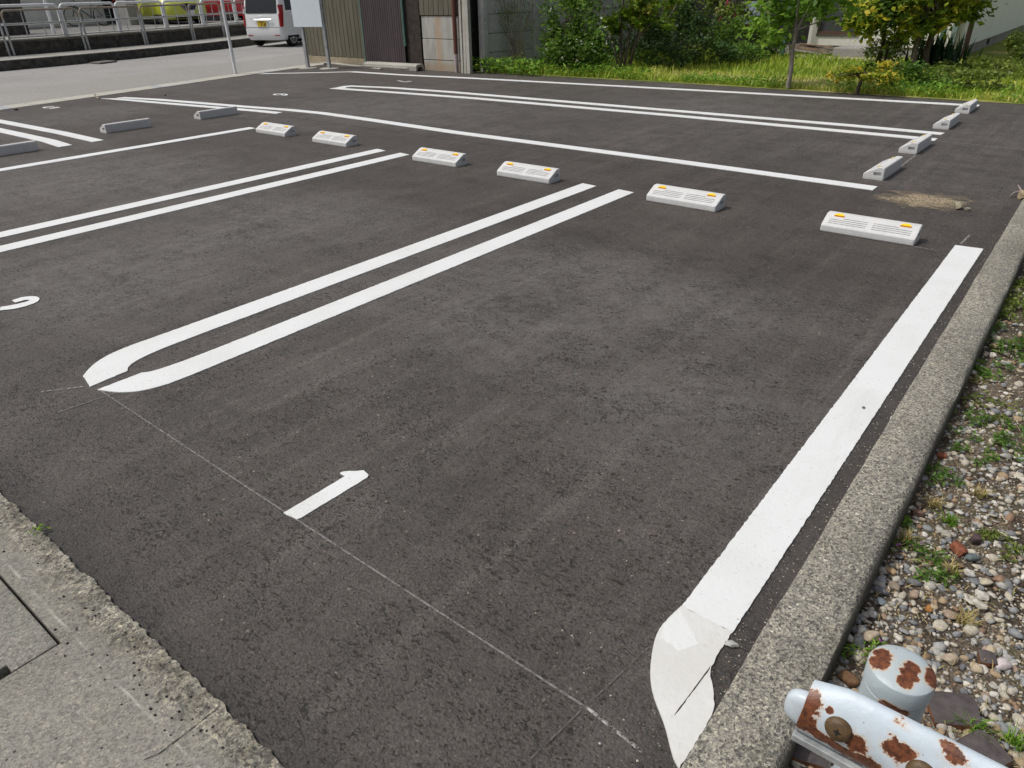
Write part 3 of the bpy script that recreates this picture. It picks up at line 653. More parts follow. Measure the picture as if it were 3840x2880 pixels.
for px, py, s, col, lab in [
    (3480, 2290, .017, (.40, .19, .06), 'rusty orange wedge-shaped stone in the gravel, above the guardrail post'),
    (3680, 2240, .024, (.58, .56, .50), 'pale cream rough stone, upper of two lying together in the gravel'),
    (3672, 2275, .024, (.52, .50, .44), 'pale speckled stone, lower of two lying together in the gravel'),
    (3300, 2180, .022, (.33, .34, .36), 'flat grey stone against the kerb side, top of a small pile'),
    (3300, 2222, .024, (.16, .165, .18), 'dark slate-grey angular stone against the kerb, in a small pile'),
    (3305, 2265, .018, (.22, .25, .28), 'bluish grey stone with pale speckles at the foot of the kerb'),
    (3335, 2148, .022, (.46, .33, .19), 'tan triangular chip of stone beside the kerb and the leafy weed'),
    (3350, 2205, .021, (.29, .24, .19), 'brownish rounded stone next to the dark angular one'),
    (3440, 1932, .026, (.21, .13, .10), 'purplish red blocky stone near the kerb'),
    (3545, 2010, .020, (.36, .34, .28), 'speckled grey oval stone standing beside the two brick pieces'),
    (3640, 2100, .028, (.13, .16, .17), 'dark blue-grey flat stone right of the brick pieces'),
    (3630, 2155, .020, (.62, .61, .58), 'white angular stone in the gravel below the dark flat one'),
    (3695, 2190, .020, (.50, .45, .34), 'smooth cream oval pebble at the right side of the gravel'),
    (3560, 2480, .024, (.45, .37, .28), 'buff rounded stone above the guardrail post cap')]:
    stone(px, py, GZ, s, col, lab, int(px)+int(py))
stone(3170, 2560, GZ, .032, (.21, .12, .065), 'reddish brown smooth stone between kerb and guardrail', 41, (1, .7, .6), flat=False)
stone(3260, 2395, GZ, .026, (.50, .42, .32), 'pale buff rounded stone left of the guardrail post', 42, (1, .8, .7), flat=False)
stone(3640, 2340, GZ, .022, (.47, .42, .34), 'light tan pebble up and right of the post cap', 43, flat=False)
stone(3757, 2500, GZ, .025, (.56, .50, .50), 'pale pinkish rounded stone at the right picture edge', 44, flat=False)
stone(3590, 783, 0, .055, (.30, .27, .20), 'smooth olive-tan oval stone on the sand patch', 45, (1, .62, .55), flat=False)
stone(3625, 790, 0, .026, (.27, .25, .20), 'small angular stone right of the oval one on the sand', 46, (1, .7, .6))
stone(3836, 748, 0, .06, (.38, .31, .20), 'tan lump of dry clay at the right edge of the lot', 47, (.8, .8, .75))
stone(619, 358, 0, .045, (.2, .17, .13), 'brown lump on the asphalt near the street gutter', 48, (1, .7, .45))
stone(62, 413, 0, .04, (.03, .03, .03), 'small black lump of asphalt near the street gutter', 49, (1, .7, .35))
stone(3237, 1531, .004, .010, (.13, .13, .13), 'tiny dark stone lying on the white kerb line', 50, (1, .7, .5))
stone(2742, 2424, 0, .016, (.42, .43, .41), 'grey paint-flecked chip beside the peeling end of the kerb line', 51, (1.3, .8, .6))
stone(3345, 1571, 0, .013, (.62, .61, .57), 'white chip of stone against the kerb on the asphalt', 52, (1.5, .7, .5))
BRICK = plain('broken_brick', (.27, .10, .06), .95, .15, var=.35, nscale=60, bump=.6); TILE = plain('dark_roof_tile', (.10, .085, .085), .7, .3, var=.25, nscale=40, bump=.3); TILER = plain('tile_core', (.21, .10, .055), .95, .1, var=.3, nscale=60)
def chunk(px, py, dims, rot, mat, label, name='brick_piece', cat='brick piece', tilt=0, z=GZ):
    V, Fc = ico(2, int(px), (1, 1, 1), .1); mb = MB(); x, y, h = dims
    V = np.sign(V)*np.abs(V)**.35*np.array([x/2, y/2, h/2])*np.array([.8, .8, .8]); mb.raw(V, Fc)
    o = mb.build(name, mat, smooth=35); p = G(px, py, z); o.location = (p.x, p.y, z+h*.38); o.rotation_euler = (tilt, tilt*.4, rot); return tag(o, label, cat)
chunk(3590, 2070, (.04, .062, .036), 1.0, BRICK, 'orange-red brick fragment standing in the gravel', tilt=.25)
chunk(3655, 2035, (.034, .034, .04), .4, plain('dark_brick', (.085, .06, .065), .9, .2, nscale=60), 'dark purple brick cube beside the orange-red fragment', tilt=.15)
chunk(3530, 1715, (.05, .04, .02), .2, BRICK, 'flat orange brick chip by the kerb, up beside the weeds')
def tile(px, py, rot, label, L=.13, W=.085, arc=.6, extra=0):
    r = empty('tile_fragment', label, 'roof tile', (0, 0, 0)); mb = MB(); n = 8; vs = []
    for i in range(n+1):
        a = (i/n-.5)*2*arc; rr = W/(2*math.sin(arc))
        for t in (0, 1):
            for h in (0, .016): vs.append((rr*math.sin(a), (t-.5)*L*(1-.25*abs(i/n-.4)), (rr+h)*math.cos(a)-rr*math.cos(arc)))
    top = [(4*i+1, 4*i+5, 4*i+7, 4*i+3) for i in range(n)]; bot = [(4*i, 4*i+2, 4*i+6, 4*i+4) for i in range(n)]
    side = [(4*i, 4*i+4, 4*i+5, 4*i+1) for i in range(n)]+[(4*i+2, 4*i+3, 4*i+7, 4*i+6) for i in range(n)]+[(0, 1, 3, 2), (4*n, 4*n+2, 4*n+3, 4*n+1)]
    mb.raw(vs, top+bot, 0); mb.build('glazed_face', TILE, r, smooth=40)
    m2 = MB(); m2.raw(vs, side, 0); m2.build('broken_edge', TILER, r)
    p = G(px, py, GZ); r.location = (p.x, p.y, GZ+extra); r.rotation_euler = (.06, -.05, rot)
tile(3560, 2668, R(-62), 'dark curved roof tile fragment lying behind the guardrail post', .12, .10)
tile(3700, 2480, R(20), 'small dark tile chip with a red edge in the gravel', .045, .04, .3)
tile(3660, 2850, R(-30), 'two-toned red and black tile fragment at the bottom right', .12, .09, .25, .01)
tile(3030, 2790, R(10), 'black tile fragment under the guardrail end beside the kerb', .13, .10, .3)
def straw_litter():
    r = np.random.default_rng(17); n = 2600; y = .6+r.random(n)**1.3*3.6; x = -.13+r.random(n)*(.35+.34*y); a = r.uniform(0, 6.28, n); L = r.uniform(.012, .05, n); w_ = .0011
    keep = (np.sin(x*9+y*4)+np.sin(y*7-x*5)+r.normal(0, .7, n)) > .2; x, y, a, L = x[keep], y[keep], a[keep], L[keep]; n = len(x)
    d = np.stack([np.cos(a), np.sin(a), r.normal(0, .25, n)], 1)*L[:, None]; sd_ = np.stack([-np.sin(a), np.cos(a), 0*a], 1)*w_; P = np.stack([x, y, GZ+.008+r.random(n)*.012], 1); m1 = P+d*.5+np.stack([0*a, 0*a, .15*L], 1)
    V = np.stack([P-sd_, P+sd_, m1+sd_, m1-sd_, P+d], 1).reshape(-1, 3); k = np.arange(n)*5
    tri = np.concatenate([np.stack([k, k+1, k+2], 1), np.stack([k, k+2, k+3], 1), np.stack([k+3, k+2, k+4], 1)])
    tag(npmesh('dry_grass', V, tri, 3, STRAW, rnd=np.tile(r.random(n), 3)), 'scattered dry straw blades lying over the gravel', 'straw', kind='stuff')
def crumbs():
    r = np.random.default_rng(23); pts = [(G(px, py), sz) for px, py, sz in [(2110, 2365, .006), (2145, 2385, .006), (2150, 2392, .005), (2215, 2375, .004), (2090, 2450, .004), (2080, 2500, .0035), (2190, 2525, .005), (2250, 2790, .007), (2390, 2855, .006), (2350, 2105, .005), (2370, 2160, .004), (1750, 2168, .004), (2010, 2300, .004), (2290, 2610, .005), (2340, 2700, .004)]]
    for k in range(520):
        y = r.uniform(1.2, 6.4); x = -.325-abs(r.normal(0, .03)) if r.random() < .55 else -.33-abs(r.normal(0, .45))*(y > 4.6)-abs(r.normal(0, .06)); pts.append((Vector((x, y, 0)), r.uniform(.0015, .005)))
    Vs, Fs, Rn = [], [], []; nv = 0
    for p, sz in pts:
        V, Fc = ico(1, int(r.integers(6)), (1, .7, .5), .3); Vs.append(V*sz*.8+np.array([p.x, p.y, sz*.25])); Fs.append(Fc+nv); nv += len(V); Rn.append(np.full(len(Fc), r.uniform(.35, 1)))
    tag(npmesh('grit', np.concatenate(Vs), np.concatenate(Fs), 3, STONEM, rnd=np.concatenate(Rn)), 'pale grit and paint crumbs strewn on the asphalt', 'grit', kind='stuff')
crumbs()
def tar_crumbs():
    r = np.random.default_rng(29); Vs, Fs = [], []; nv = 0
    for k in range(70):
        x = r.normal(-1.55, .35); y = .40-abs(r.normal(0, .07)); sz = r.uniform(.0015, .0055); V, Fc = ico(1, int(r.integers(6)), (1, .8, .6), .3); Vs.append(V*sz+np.array([x, y, .010+sz*.3])); Fs.append(Fc+nv); nv += len(V)
    tag(npmesh('asphalt_crumbs', np.concatenate(Vs), np.concatenate(Fs), 3, BLACK), 'small black asphalt crumbs scattered on the broken concrete edge', 'asphalt crumbs', kind='stuff')
tar_crumbs()
# sand spill, stick, strip of metal
q = Mt('dry_sand', (.37, .305, .215), .95, .1); q.layer(q.step(q.noise(60, 4), .4, .7), (.32, .26, .17))
x = q.xyz(); r2 = q.math('SQRT', q.math('ADD', q.math('POWER', q.math('DIVIDE', x[0], .30), 2.), q.math('POWER', q.math('DIVIDE', x[1], .22), 2.)))
f = q.math('ADD', r2, q.math('MULTIPLY', q.math('SUBTRACT', q.noise(4.5, 7, .75, q.scaled((1, 1.5, 1))), .5), 3.4)); al = q.math('SUBTRACT', 1, q.step(f, .55, 1.2))
al = q.math('MULTIPLY', al, q.step(q.noise(75, 4, .7), .34, .56)); tr = q.n.new('ShaderNodeBsdfTransparent'); mx = q.n.new('ShaderNodeMixShader')
q.L(al, mx.inputs[0]); q.L(tr.outputs[0], mx.inputs[1]); q.done(); q.L(q.b.outputs[0], mx.inputs[2]); q.L(mx.outputs[0], q.n['Material Output'].inputs[0])
mb = MB(); mb.raw([(-.5, -.42, .003), (.5, -.42, .003), (.5, .42, .003), (-.5, .42, .003)], [(0, 1, 2, 3)]); o = mb.build('spilled_sand', q.m); o.location = (-.93, 6.42, 0); o.rotation_euler.z = R(8)
tag(o, 'thin spill of pale tan sand on the asphalt', 'sand', kind='stuff')
TWIG = plain('dry_twig', (.33, .27, .25), .9, .2)
mb = MB(); P = [G(3785, 735, .02), G(3805, 722, .03), G(3830, 716, .04), G(3870, 715, .03)]; mb.tube(P, [.004, .007, .008, .008], 6)
mb.tube([P[2], G(3825, 706, .05), G(3818, 694, .06)], [.007, .006, .004], 6); tag(mb.build('dry_stick', TWIG), 'bare forked stick beside the clay lump at the right edge', 'stick')
mb = MB(); a = G(358, 362); b = G(372, 372); mb.tube([(a.x, a.y, .035), (a.x+.05, a.y-.02, .012), (b.x, b.y, .01)], .014, 6); tag(mb.build('bent_metal_strip', BROWNED), 'short bent rusty strip at the tip of the long double line', 'scrap metal')
mb = MB(); a, b, c2, d = G(335, 238), G(375, 240), G(440, 232), G(400, 230)
mb.raw([(p.x, p.y, z) for z in (0, .03) for p in (a, b, c2, d)], [(0, 1, 2, 3)[::-1], (4, 5, 6, 7), (0, 1, 5, 4), (1, 2, 6, 5), (2, 3, 7, 6), (3, 0, 4, 7)])
tag(mb.build('steel_ramp_plate', m_concrete('plate', (.16, .15, .14), 30, .3)), 'flat plate lying on the road against the far kerb', 'plate')

# ------------------------------------------------------------------ guardrail end in the foreground
GZ = -.072
gr = empty('guardrail', 'rusty white guardrail end with two brown bolts and a capped round post', 'guardrail', (0, 1.03, GZ))
def gp(x, y, z): return (x, y-1.03, z-GZ)
def rp_(px, py, Y, r):
    p = PY(px, py, Y); return (p.x, p.y-1.03, p.z-GZ, r)
zr = lambda a, b: (2900+a/2.353, 2380+b/2.353)
def rg_(px, py, r, z=.517):
    p = G(px, py, z); return (p.x, p.y-1.03, p.z-GZ, r)
RUSTP = m_rusty('rusty_post_paint', (.42, .485, .515), [rg_(*zr(965, 170), .015), rg_(*zr(935, 235), .015), rp_(*zr(905, 290), .985, .010), rg_(*zr(1225, 300), .013), rg_(*zr(1190, 350), .014), rg_(*zr(1160, 410), .012), rp_(*zr(1130, 450), .978, .008), rg_(*zr(1420, 260), .009), rg_(*zr(1430, 330), .012), rg_(*zr(1420, 400), .014), rp_(*zr(1420, 460), .995, .015), rp_(*zr(1400, 500), .992, .010), rp_(*zr(1000, 630), .98, .012), rp_(*zr(1060, 670), .98, .012), rp_(*zr(1130, 720), .98, .012)], .85, 60, .68)
RUSTB = m_rusty('rusty_rail_paint', (.53, .61, .68), [rp_(*zr(a, b), Y, r) for a, b, Y, r in [(335, 560, .885, .015), (315, 640, .88, .017), (290, 720, .875, .018), (270, 790, .872, .017), (330, 830, .872, .014), (400, 880, .872, .013), (470, 930, .872, .012), (550, 985, .872, .011), (640, 1040, .872, .013), (740, 1100, .872, .015), (840, 1140, .872, .016), (740, 930, .878, .017), (715, 980, .878, .010), (660, 920, .878, .008), (1060, 1000, .878, .015), (1120, 1050, .878, .016), (1180, 1050, .878, .011), (715, 545, .89, .011), (740, 580, .89, .008), (1120, 760, .892, .012), (1160, 800, .892, .010), (815, 645, .885, .0055), (720, 612, .885, .0045), (895, 675, .885, .0045), (965, 795, .88, .004), (1030, 900, .88, .0045), (497, 670, .88, .0055), (1530, 980, .892, .012), (1590, 1060, .892, .014)]] + [(.35, -.15, .53, .03), (.6, -.15, .51, .03)], 1.35, 62, .70)
mb = MB(); rp = .0505; top = .588
mb.lathe([(rp, -.12), (rp, top-.048), (rp-.003, top-.045)], 40); po = mb.build('post', RUSTP, gr, smooth=40)
mb = MB(); mb.lathe([(rp-.003, top-.0445), (rp+.0015, top-.043), (rp+.002, top-.010), (rp+.0005, top-.006), (rp-.0035, top-.003), (rp-.012, top), (.015, top+.003), (.001, top+.0032)], 48); mb.build('post_cap', RUSTP, gr, smooth=22)
RS = [(-.112, .604), (-.112, .500), (-.148, .4975), (-.1535, .501), (-.158, .515), (-.1595, .530), (-.1588, .547), (-.155, .564), (-.1495, .579), (-.143, .592), (-.136, .602), (-.128, .609), (-.120, .610)]
mb = MB(); vs = []; nseg = 40
for i in range(nseg+1):
    for y, z in RS:
        x = -.113+1.55*(i/nseg)**1.6+(.007*(z-.5)/.1 if i == 0 else 0); k_ = min(1, .35+.65*(x+.113)/.06)
        vs.append((x, y, z if z < .572 else .572+(z-.572)*k_))
n = len(RS); vs.append((-.105, -.135, .545))
mb.raw(vs, [(i*n+k, i*n+(k+1) % n, (i+1)*n+(k+1) % n, (i+1)*n+k) for i in range(nseg) for k in range(n)]+[((k+1) % n, k, len(vs)-1) for k in range(n)])
mb.build('rail', RUSTB, gr, smooth=45)
mb = MB(); vs = []
for k in range(9):
    a = math.pi/2*k/8; xx = -.106-.034*math.sin(a); hh = max(.03, math.cos(a)**.6)
    for j in range(20):
        b = 2*math.pi*j/20; cc, ss = math.cos(b), math.sin(b)
        vs.append((xx, -.135+.016*hh*math.copysign(abs(cc)**.7, cc), .535+.036*hh*math.copysign(abs(ss)**.7, ss)))
mb.raw(vs, [(i*20+j, i*20+(j+1) % 20, (i+1)*20+(j+1) % 20, (i+1)*20+j) for i in range(8) for j in range(20)]+[tuple(range(8*20, 9*20))]); mb.build('end_cap', plain('rail_cap_paint', (.55, .62, .68), .4, .5, var=.1, nscale=30), gr, smooth=60)
mb = MB(); mb.box(-.114, 1.43, -.160, -.115, .478, .4925); mb.build('lower_lip', plain('lip_steel', (.42, .44, .45), .45, .5, .2, var=.25, nscale=40), gr, bevel=.002)
BOLT = plain('brown_bolt', (.125, .078, .036), .55, .4, .0, var=.3, nscale=90, bump=.3)
for bx in (-.052, .067, .9):
    mb = MB(); M = frame((bx, -.1555, .556), (1, 0, 0), (0, -.95, .31)); mb.lathe([(.021, -.002), (.021, .002), (.0185, .007), (.013, .0105), (.006, .012), (.001, .0122)], 24, 0, M)
    bo = mb.build('bolt', BOLT, gr, smooth=60); mb = MB(); mb.prism([(.0065*math.cos(a)*(.45 if k % 2 else 1), .0065*math.sin(a)*(.45 if k % 2 else 1)) for k, a in enumerate([i*math.pi/4 for i in range(8)])], .0115, .0132, 0, M); mb.build('slot', BLACK, bo)
p2 = MB(); p2.lathe([(rp, -.12), (rp, top), (.01, top+.006)], 32, 0, Matrix.Translation((1.25, 0, 0))); p2.build('post', RUSTP, gr, smooth=40)

# ------------------------------------------------------------------ railings across the road
def railing_panel(name, label, group, A, Bq, z, hgt, mat_top, mat, rails, verts, rr, parent=None):
    L = (Vector(Bq)-Vector(A)).length; a = math.atan2(Bq[1]-A[1], Bq[0]-A[0])
    r = empty(name, label, 'railing', (A[0], A[1], z), a, group)
    mb = MB(); c = .12; arc = lambda cx, a0, a1: [(cx+c*math.cos(a0+(a1-a0)*k/5), 0, hgt-c+c*math.sin(a0+(a1-a0)*k/5)) for k in range(6)]
    mb.tube([(0, 0, hgt-c-.1)]+arc(c, math.pi, math.pi/2)+arc(L-c, math.pi/2, 0)+[(L, 0, hgt-c-.1)], rr, 8); mb.build('top_rail', mat_top, r, smooth=60)
    for xx in (0, L):
        mb = MB(); mb.tube([(xx, 0, -.03), (xx, 0, hgt-c-.1)], rr*1.08, 8); mb.build('post', mat, r, smooth=60)
    for h in rails:
        mb = MB(); mb.tube([(0, 0, h), (L, 0, h)], rr*.72, 8); mb.build('rail', mat, r, smooth=60)
    if verts:
        for k in range(verts):
            xx = L*(k+1)/(verts+1); mb = MB(); mb.tube([(xx, 0, rails[0]), (xx, 0, hgt-.02 if k % 2 else hgt-.02)], rr*.45, 6); mb.build('baluster', mat, r, smooth=60)
    return r
gp_ = [(28, 214), (46, 210), (322, 190), (335, 188), (549, 171), (558, 168), (731, 151), (739, 150), (850, 142), (858, 141)]
path = offs(KB, 1.45)
def on_path(pxx, z):                           # where the sight line of a photo column meets the path
    d = right*((pxx-1920)/F)+down*((180-1440)/F)+fwd; d2 = Vector((d.x, d.y)).normalized(); best = None
    for a, b in zip(path[:-1], path[1:]):
        a, b = Vector(a), Vector(b); e = b-a; den = d2.x*e.y-d2.y*e.x
        if abs(den) < 1e-9: continue
        t = (a.x*e.y-a.y*e.x)/den; s = (a.x*d2.y-a.y*d2.x)/den
        if t > 0 and -1e-6 <= s <= 1: best = a+e*s
    return best
gx = [28-276, 46-8, 322, 335, 549, 558, 731, 739, 852, 860, 960]
path = offs(KB, 1.47)
gpair = [(-245, 28), (46, 322), (335, 549), (558, 731), (739, 850), (858, 960)]
glab = ['at the far left, cut by the picture edge', 'standing in front of the bicycle, second from the left', 'in front of the pillar, third from the left', 'in front of the green car', 'partly behind the white pole, in front of the red car', 'half hidden behind the white van']
for (a, b), l in zip(gpair, glab):
    railing_panel('grey_railing', 'weathered grey pipe railing panel '+l, 'grey railing panels along the far pavement', on_path(a, ZS), on_path(b, ZS), ZS, 1.05, BROWNED, GALV, [.42, .74], 3, .026)
path = offs(KB, 2.05)
wpair = [(-190, 0), (5, 258), (268, 466), (472, 640), (648, 779), (786, 903), (910, 1010)]
wlab = ['cut by the left picture edge', 'in front of the dark slab', 'in front of the bicycle', 'in front of the pillar', 'in front of the green car', 'crossing the red car', 'beside the white van']
for (a, b), l in zip(wpair, wlab):
    railing_panel('white_railing', 'white painted pipe railing panel on the terrace edge, '+l, 'white railing panels on the terrace', on_path(a, ZT), on_path(b, ZT), ZT, .80, WHITE, WHITE, [.36], 0, .036)

# ------------------------------------------------------------------ poles, sign
mb = MB(); p = G(884, 278); mb.lathe([(.034, -.02), (.034, 3.6), (.03, 3.62), (.004, 3.63)], 16); o = mb.build('white_pole', WHITE, smooth=40); o.location = p; tag(o, 'tall slim white pole at the edge of the road gutter', 'pole')
s0, s1 = G(1148, 257), G(1236, 259); ax = (s1-s0).normalized(); sg = empty('blank_sign', 'blank pale blue sign board on two grey steel posts beside the shed', 'sign', s0, math.atan2(ax.y, ax.x)); Ls = (s1-s0).length
for xx in (0.06, Ls):
    mb = MB(); mb.box(xx-.035, xx+.035, -.035, .035, 0, 1.95); mb.build('sign_post', GALV, sg, bevel=.006)
    mb = MB(); mb.lathe([(.23, 0), (.23, .018), (.2, .022), (.001, .024)], 20, 0, Matrix.Translation((xx, 0, 0)) @ Matrix.Diagonal((1, .8, 1, 1))); mb.build('base_plate', PALE, sg)
mb = MB(); mb.box(-.12, Ls+.0, -.06, -.04, .86, 1.9); mb.build('board', BOARD, sg, bevel=.004)

# ------------------------------------------------------------------ shed
def m_corr(name, col, per, depth=.02, dark=.35):
    q = Mt(name, col, .55, .35); x = q.xyz(); ph = q.math('FRACT', q.math('DIVIDE', x[0], per))
    q.c = q.ramp(q.noise(2.2, 4, .6, q.scaled((3, 3, .6))), [(.3, tuple(c*.75 for c in col)), (.7, tuple(c*1.15 for c in col))])
    q.layer(q.math('MULTIPLY', q.step(q.noise(18, 4), .58, .75), .35), (.16, .10, .07)); return q.done()
def corr_wall(mb, x0, x1, y, z0, z1, per, dep, kind='rib'):
    xs = []; x = x0
    while x < x1:
        if kind == 'rib': xs += [(x, 0), (x+per*.12, -dep) if False else (x+per*.9, 0), (x+per*.92, dep), (x+per*.98, dep)]
        else: xs += [(x+per*k/6, dep*.5*(1-math.cos(2*math.pi*k/6))) for k in range(6)]
        x += per
    xs = [(min(a, x1), d) for a, d in xs]+[(x1, 0)]
    vs = [(a, y+d, z) for z in (z0, z1) for a, d in xs]; n = len(xs)
    mb.raw(vs, [(i, i+1, n+i+1, n+i) for i in range(n-1)])
OLIVE = m_corr('olive_sheet_metal', (.128, .120, .088), .14); PLUM = m_corr('brown_corrugated_metal', (.082, .064, .067), .07)
GREENP = plain('green_painted_steel', (.10, .22, .18), .5, .4, var=.2); DKBROWN = plain('dark_brown_timber', (.055, .046, .042), .8, .2, var=.3, nscale=10)
SY = 12.15
sh = empty('shed', 'olive metal clad shed with a brown corrugated door and concrete base', 'shed', (-13.5, SY, 0)); sx = lambda x: x+13.5
mb = MB(); mb.box(sx(-16.2), sx(-13.92), 0, .12, -.1, .16); mb.build('foundation', m_concrete('old_foundation', (.36, .31, .23), 40, .3, .2), sh)
mb = MB(); corr_wall(mb, sx(-16.2), sx(-13.95), .0, .17, 2.9, .14, .018); mb.build('cladding', OLIVE, sh)
mb = MB(); mb.box(sx(-13.985), sx(-13.935), -.03, .06, .10, 2.9); mb.build('corner_trim', GREENP, sh)
mb = MB(); corr_wall(mb, sx(-13.93), sx(-12.60), -.05, .09, 2.6, .07, .016, 'wave'); mb.build('sliding_door', PLUM, sh)
mb = MB(); mb.box(sx(-12.63), sx(-12.58), -.045, -.005, .46, 2.9); mb.build('door_trim', GREENP, sh)
mb = MB(); mb.box(sx(-12.60), sx(-12.08), .02, .12, 0, 2.9); mb.box(sx(-12.24), sx(-12.10), -.03, .02, 0, 2.9); mb.build('recess_boards', DKBROWN, sh)
q = Mt('streaked_concrete', (.40, .40, .365), .9, .2); x = q.xyz()
q.layer(q.step(q.noise(3, 5, .6, q.scaled((2.5, 1, .5))), .45, .7), (.27, .27, .25))
st = q.math('ADD', q.math('ABSOLUTE', q.math('SUBTRACT', x[0], 1.9)), q.math('MULTIPLY', q.math('SUBTRACT', q.noise(5, 4), .5), .22)); q.layer(q.math('MULTIPLY', q.math('SUBTRACT', 1, q.step(st, .03, .13)), .65), (.40, .27, .17))
lo = q.math('ADD', x[2], q.math('MULTIPLY', q.noise(7, 4), .25)); q.layer(q.math('MULTIPLY', q.math('SUBTRACT', 1, q.step(lo, .22, .34)), .6), (.30, .22, .14)); q.bump(q.noise(30, 4), .4, .006); STREAK = q.done()
for k, (z0, z1) in enumerate([(-.1, .205), (.215, .615), (.625, 1.055)]):
    mb = MB(); mb.box(sx(-12.08), sx(-10.93), -.005*(k % 2), .16, z0, z1); mb.build('base_panel', STREAK, sh, bevel=.008)
mb = MB(); mb.box(sx(-12.07), sx(-10.95), .02, .14, .2, 1.05); mb.build('panel_joint', BLACK, sh)
mb = MB(); corr_wall(mb, sx(-12.09), sx(-10.85), -.02, 1.07, 2.9, .14, .018); mb.build('cladding', OLIVE, sh)
mb = MB(); mb.box(sx(-16.2), sx(-10.86), .1, 3.2, -.1, 2.9); mb.build('shed_body', DKBROWN, sh)
mb = MB(); mb.raw([(sx(-16.6), -.4, 2.8), (sx(-10.6), -.4, 2.8), (sx(-10.6), 3.5, 3.5), (sx(-16.6), 3.5, 3.5), (sx(-16.6), -.4, 2.88), (sx(-10.6), -.4, 2.88), (sx(-10.6), 3.5, 3.58), (sx(-16.6), 3.5, 3.58)], [(3, 2, 1, 0), (4, 5, 6, 7), (0, 1, 5, 4), (1, 2, 6, 5), (2, 3, 7, 6), (3, 0, 4, 7)]); mb.build('roof', PLUM, sh)
dp = MB(); dp.tube([(sx(-11.05), -.08, .36), (sx(-11.05), -.08, 2.85)], .045, 10); d1 = dp.build('downpipe', plain('brown_pipe', (.13, .05, .035), .5, .4), sh, smooth=60)
dp = MB(); dp.tube([(sx(-11.05), -.08, 0), (sx(-11.05), -.08, .36)], .04, 10); dp.build('pipe_foot', plain('faded_pipe', (.40, .33, .34), .6), d1, smooth=60)
for k, (xb, xt, w2) in enumerate([(-10.83, -10.98, .05), (-10.74, -10.87, .06), (-10.64, -10.80, .08)]):
    mb = MB(); mb.tube([(0, 0, 0), (xt-xb, .18, 2.1)], w2*.75, 4); o = mb.build('leaning_post', PALE); o.location = (xb, 12.02, 0)
    tag(o, ['thin grey concrete post leaning on the shed corner, nearest the downpipe', 'grey concrete post leaning on the shed corner, middle of three', 'widest pale concrete post leaning by the panel wall'][k], 'post', 'concrete posts leaning at the shed corner')
a, b = G(1200, 236), G(1424, 262); mb = MB(); ax = (b-a); L = ax.length; mb.box(0, L, 0, .12, 0, .03); o = mb.build('kerb_stone', PALE, bevel=.01); o.location = (a.x, a.y, 0); o.rotation_euler.z = math.atan2(ax.y, ax.x); tag(o, 'long thin flat concrete kerb stone lying in front of the shed base', 'kerb stone')
a, b = G(1360, 256), G(1562, 268); ax = b-a; L = ax.length; mb = MB(); n = 12; vs = []; prof = [(-.13, 0), (-.13, .10), (-.09, .135), (.09, .135), (.13, .10), (.13, 0), (.09, 0), (.06, .075), (-.06, .075), (-.09, 0)]
k0 = [(0, y, z) for y, z in prof]+[(L, y, z) for y, z in prof]; n = len(prof)
mb.raw(k0, [(i, (i+1) % n, n+(i+1) % n, n+i) for i in range(n)]+[tuple(range(n))[::-1], tuple(range(n, 2*n))]); mb.box(-.01, L*.86, -.145, -.12, .035, .07)
o = mb.build('gutter_block', PALE, bevel=.008); o.location = (a.x, a.y+.12, 0); o.rotation_euler.z = math.atan2(ax.y, ax.x); tag(o, 'rounded upturned concrete gutter block below the brown shed door', 'concrete block')

# concrete panel wall behind the shrubs
a = Vector((-10.58, 12.45)); dirw = Vector((.142, .99)); pw = empty('panel_wall', 'grey precast concrete panel wall behind the flowering shrubs', 'wall', (a.x, a.y, 0), math.atan2(dirw.y, dirw.x))
for k in range(5):
    for j in range(6):
        mb = MB(); mb.box(k*1.5+.07, (k+1)*1.5-.07, 0, .06, j*.36+.005, (j+1)*.36-.005); mb.build('panel', PANELC, pw, bevel=.006)
for k in range(6):
    mb = MB(); mb.box(k*1.5-.068, k*1.5+.068, -.05, .1, 0, 2.2); mb.build('wall_post', PANELC, pw, bevel=.01)
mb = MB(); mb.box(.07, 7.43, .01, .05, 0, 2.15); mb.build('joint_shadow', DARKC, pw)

# ------------------------------------------------------------------ house
HY = 19.2; hs = empty('house', 'white metal clad house with a dark sliding door and grey foundation', 'house', (-2.93, HY, 0)); hx = lambda x: x+2.93
def m_siding(name, col, per=.3, ax=0):
    q = Mt(name, col, .5, .4); x = q.xyz(); fr = q.math('FRACT', q.math('DIVIDE', x[ax], per))
    q.layer(q.math('MULTIPLY', q.math('SUBTRACT', 1, q.step(fr, .02, .05)), .35), tuple(c*.6 for c in col)); q.layer(q.math('MULTIPLY', q.step(q.noise(1.5, 4, .6, q.scaled((2, 2, .4))), .5, .75), .5), tuple(c*.85 for c in col)); return q.done()
CREAM = m_siding('cream_siding', (.70, .70, .62), .45); BLUEW = m_siding('pale_siding', (.88, .91, .92), .11, 1); DKWALL = plain('dark_wall_boards', (.035, .034, .034), .8, .2, var=.3)
mb = MB(); mb.box(hx(-13), hx(-2.96), .03, 14, -.05, .22); mb.build('foundation', FOUND, hs)
mb = MB(); mb.box(hx(-5.02), hx(-2.93), 0, .1, .225, 3.2); mb.box(hx(-6.15), hx(-5.97), 0, .1, .225, 3.2); mb.box(hx(-5.97), hx(-5.02), 0, .1, .225, .43); mb.build('front_wall', CREAM, hs)
mb = MB(); mb.box(hx(-2.99), hx(-2.925), .1, 14, .225, 3.2); mb.build('side_wall', BLUEW, hs)
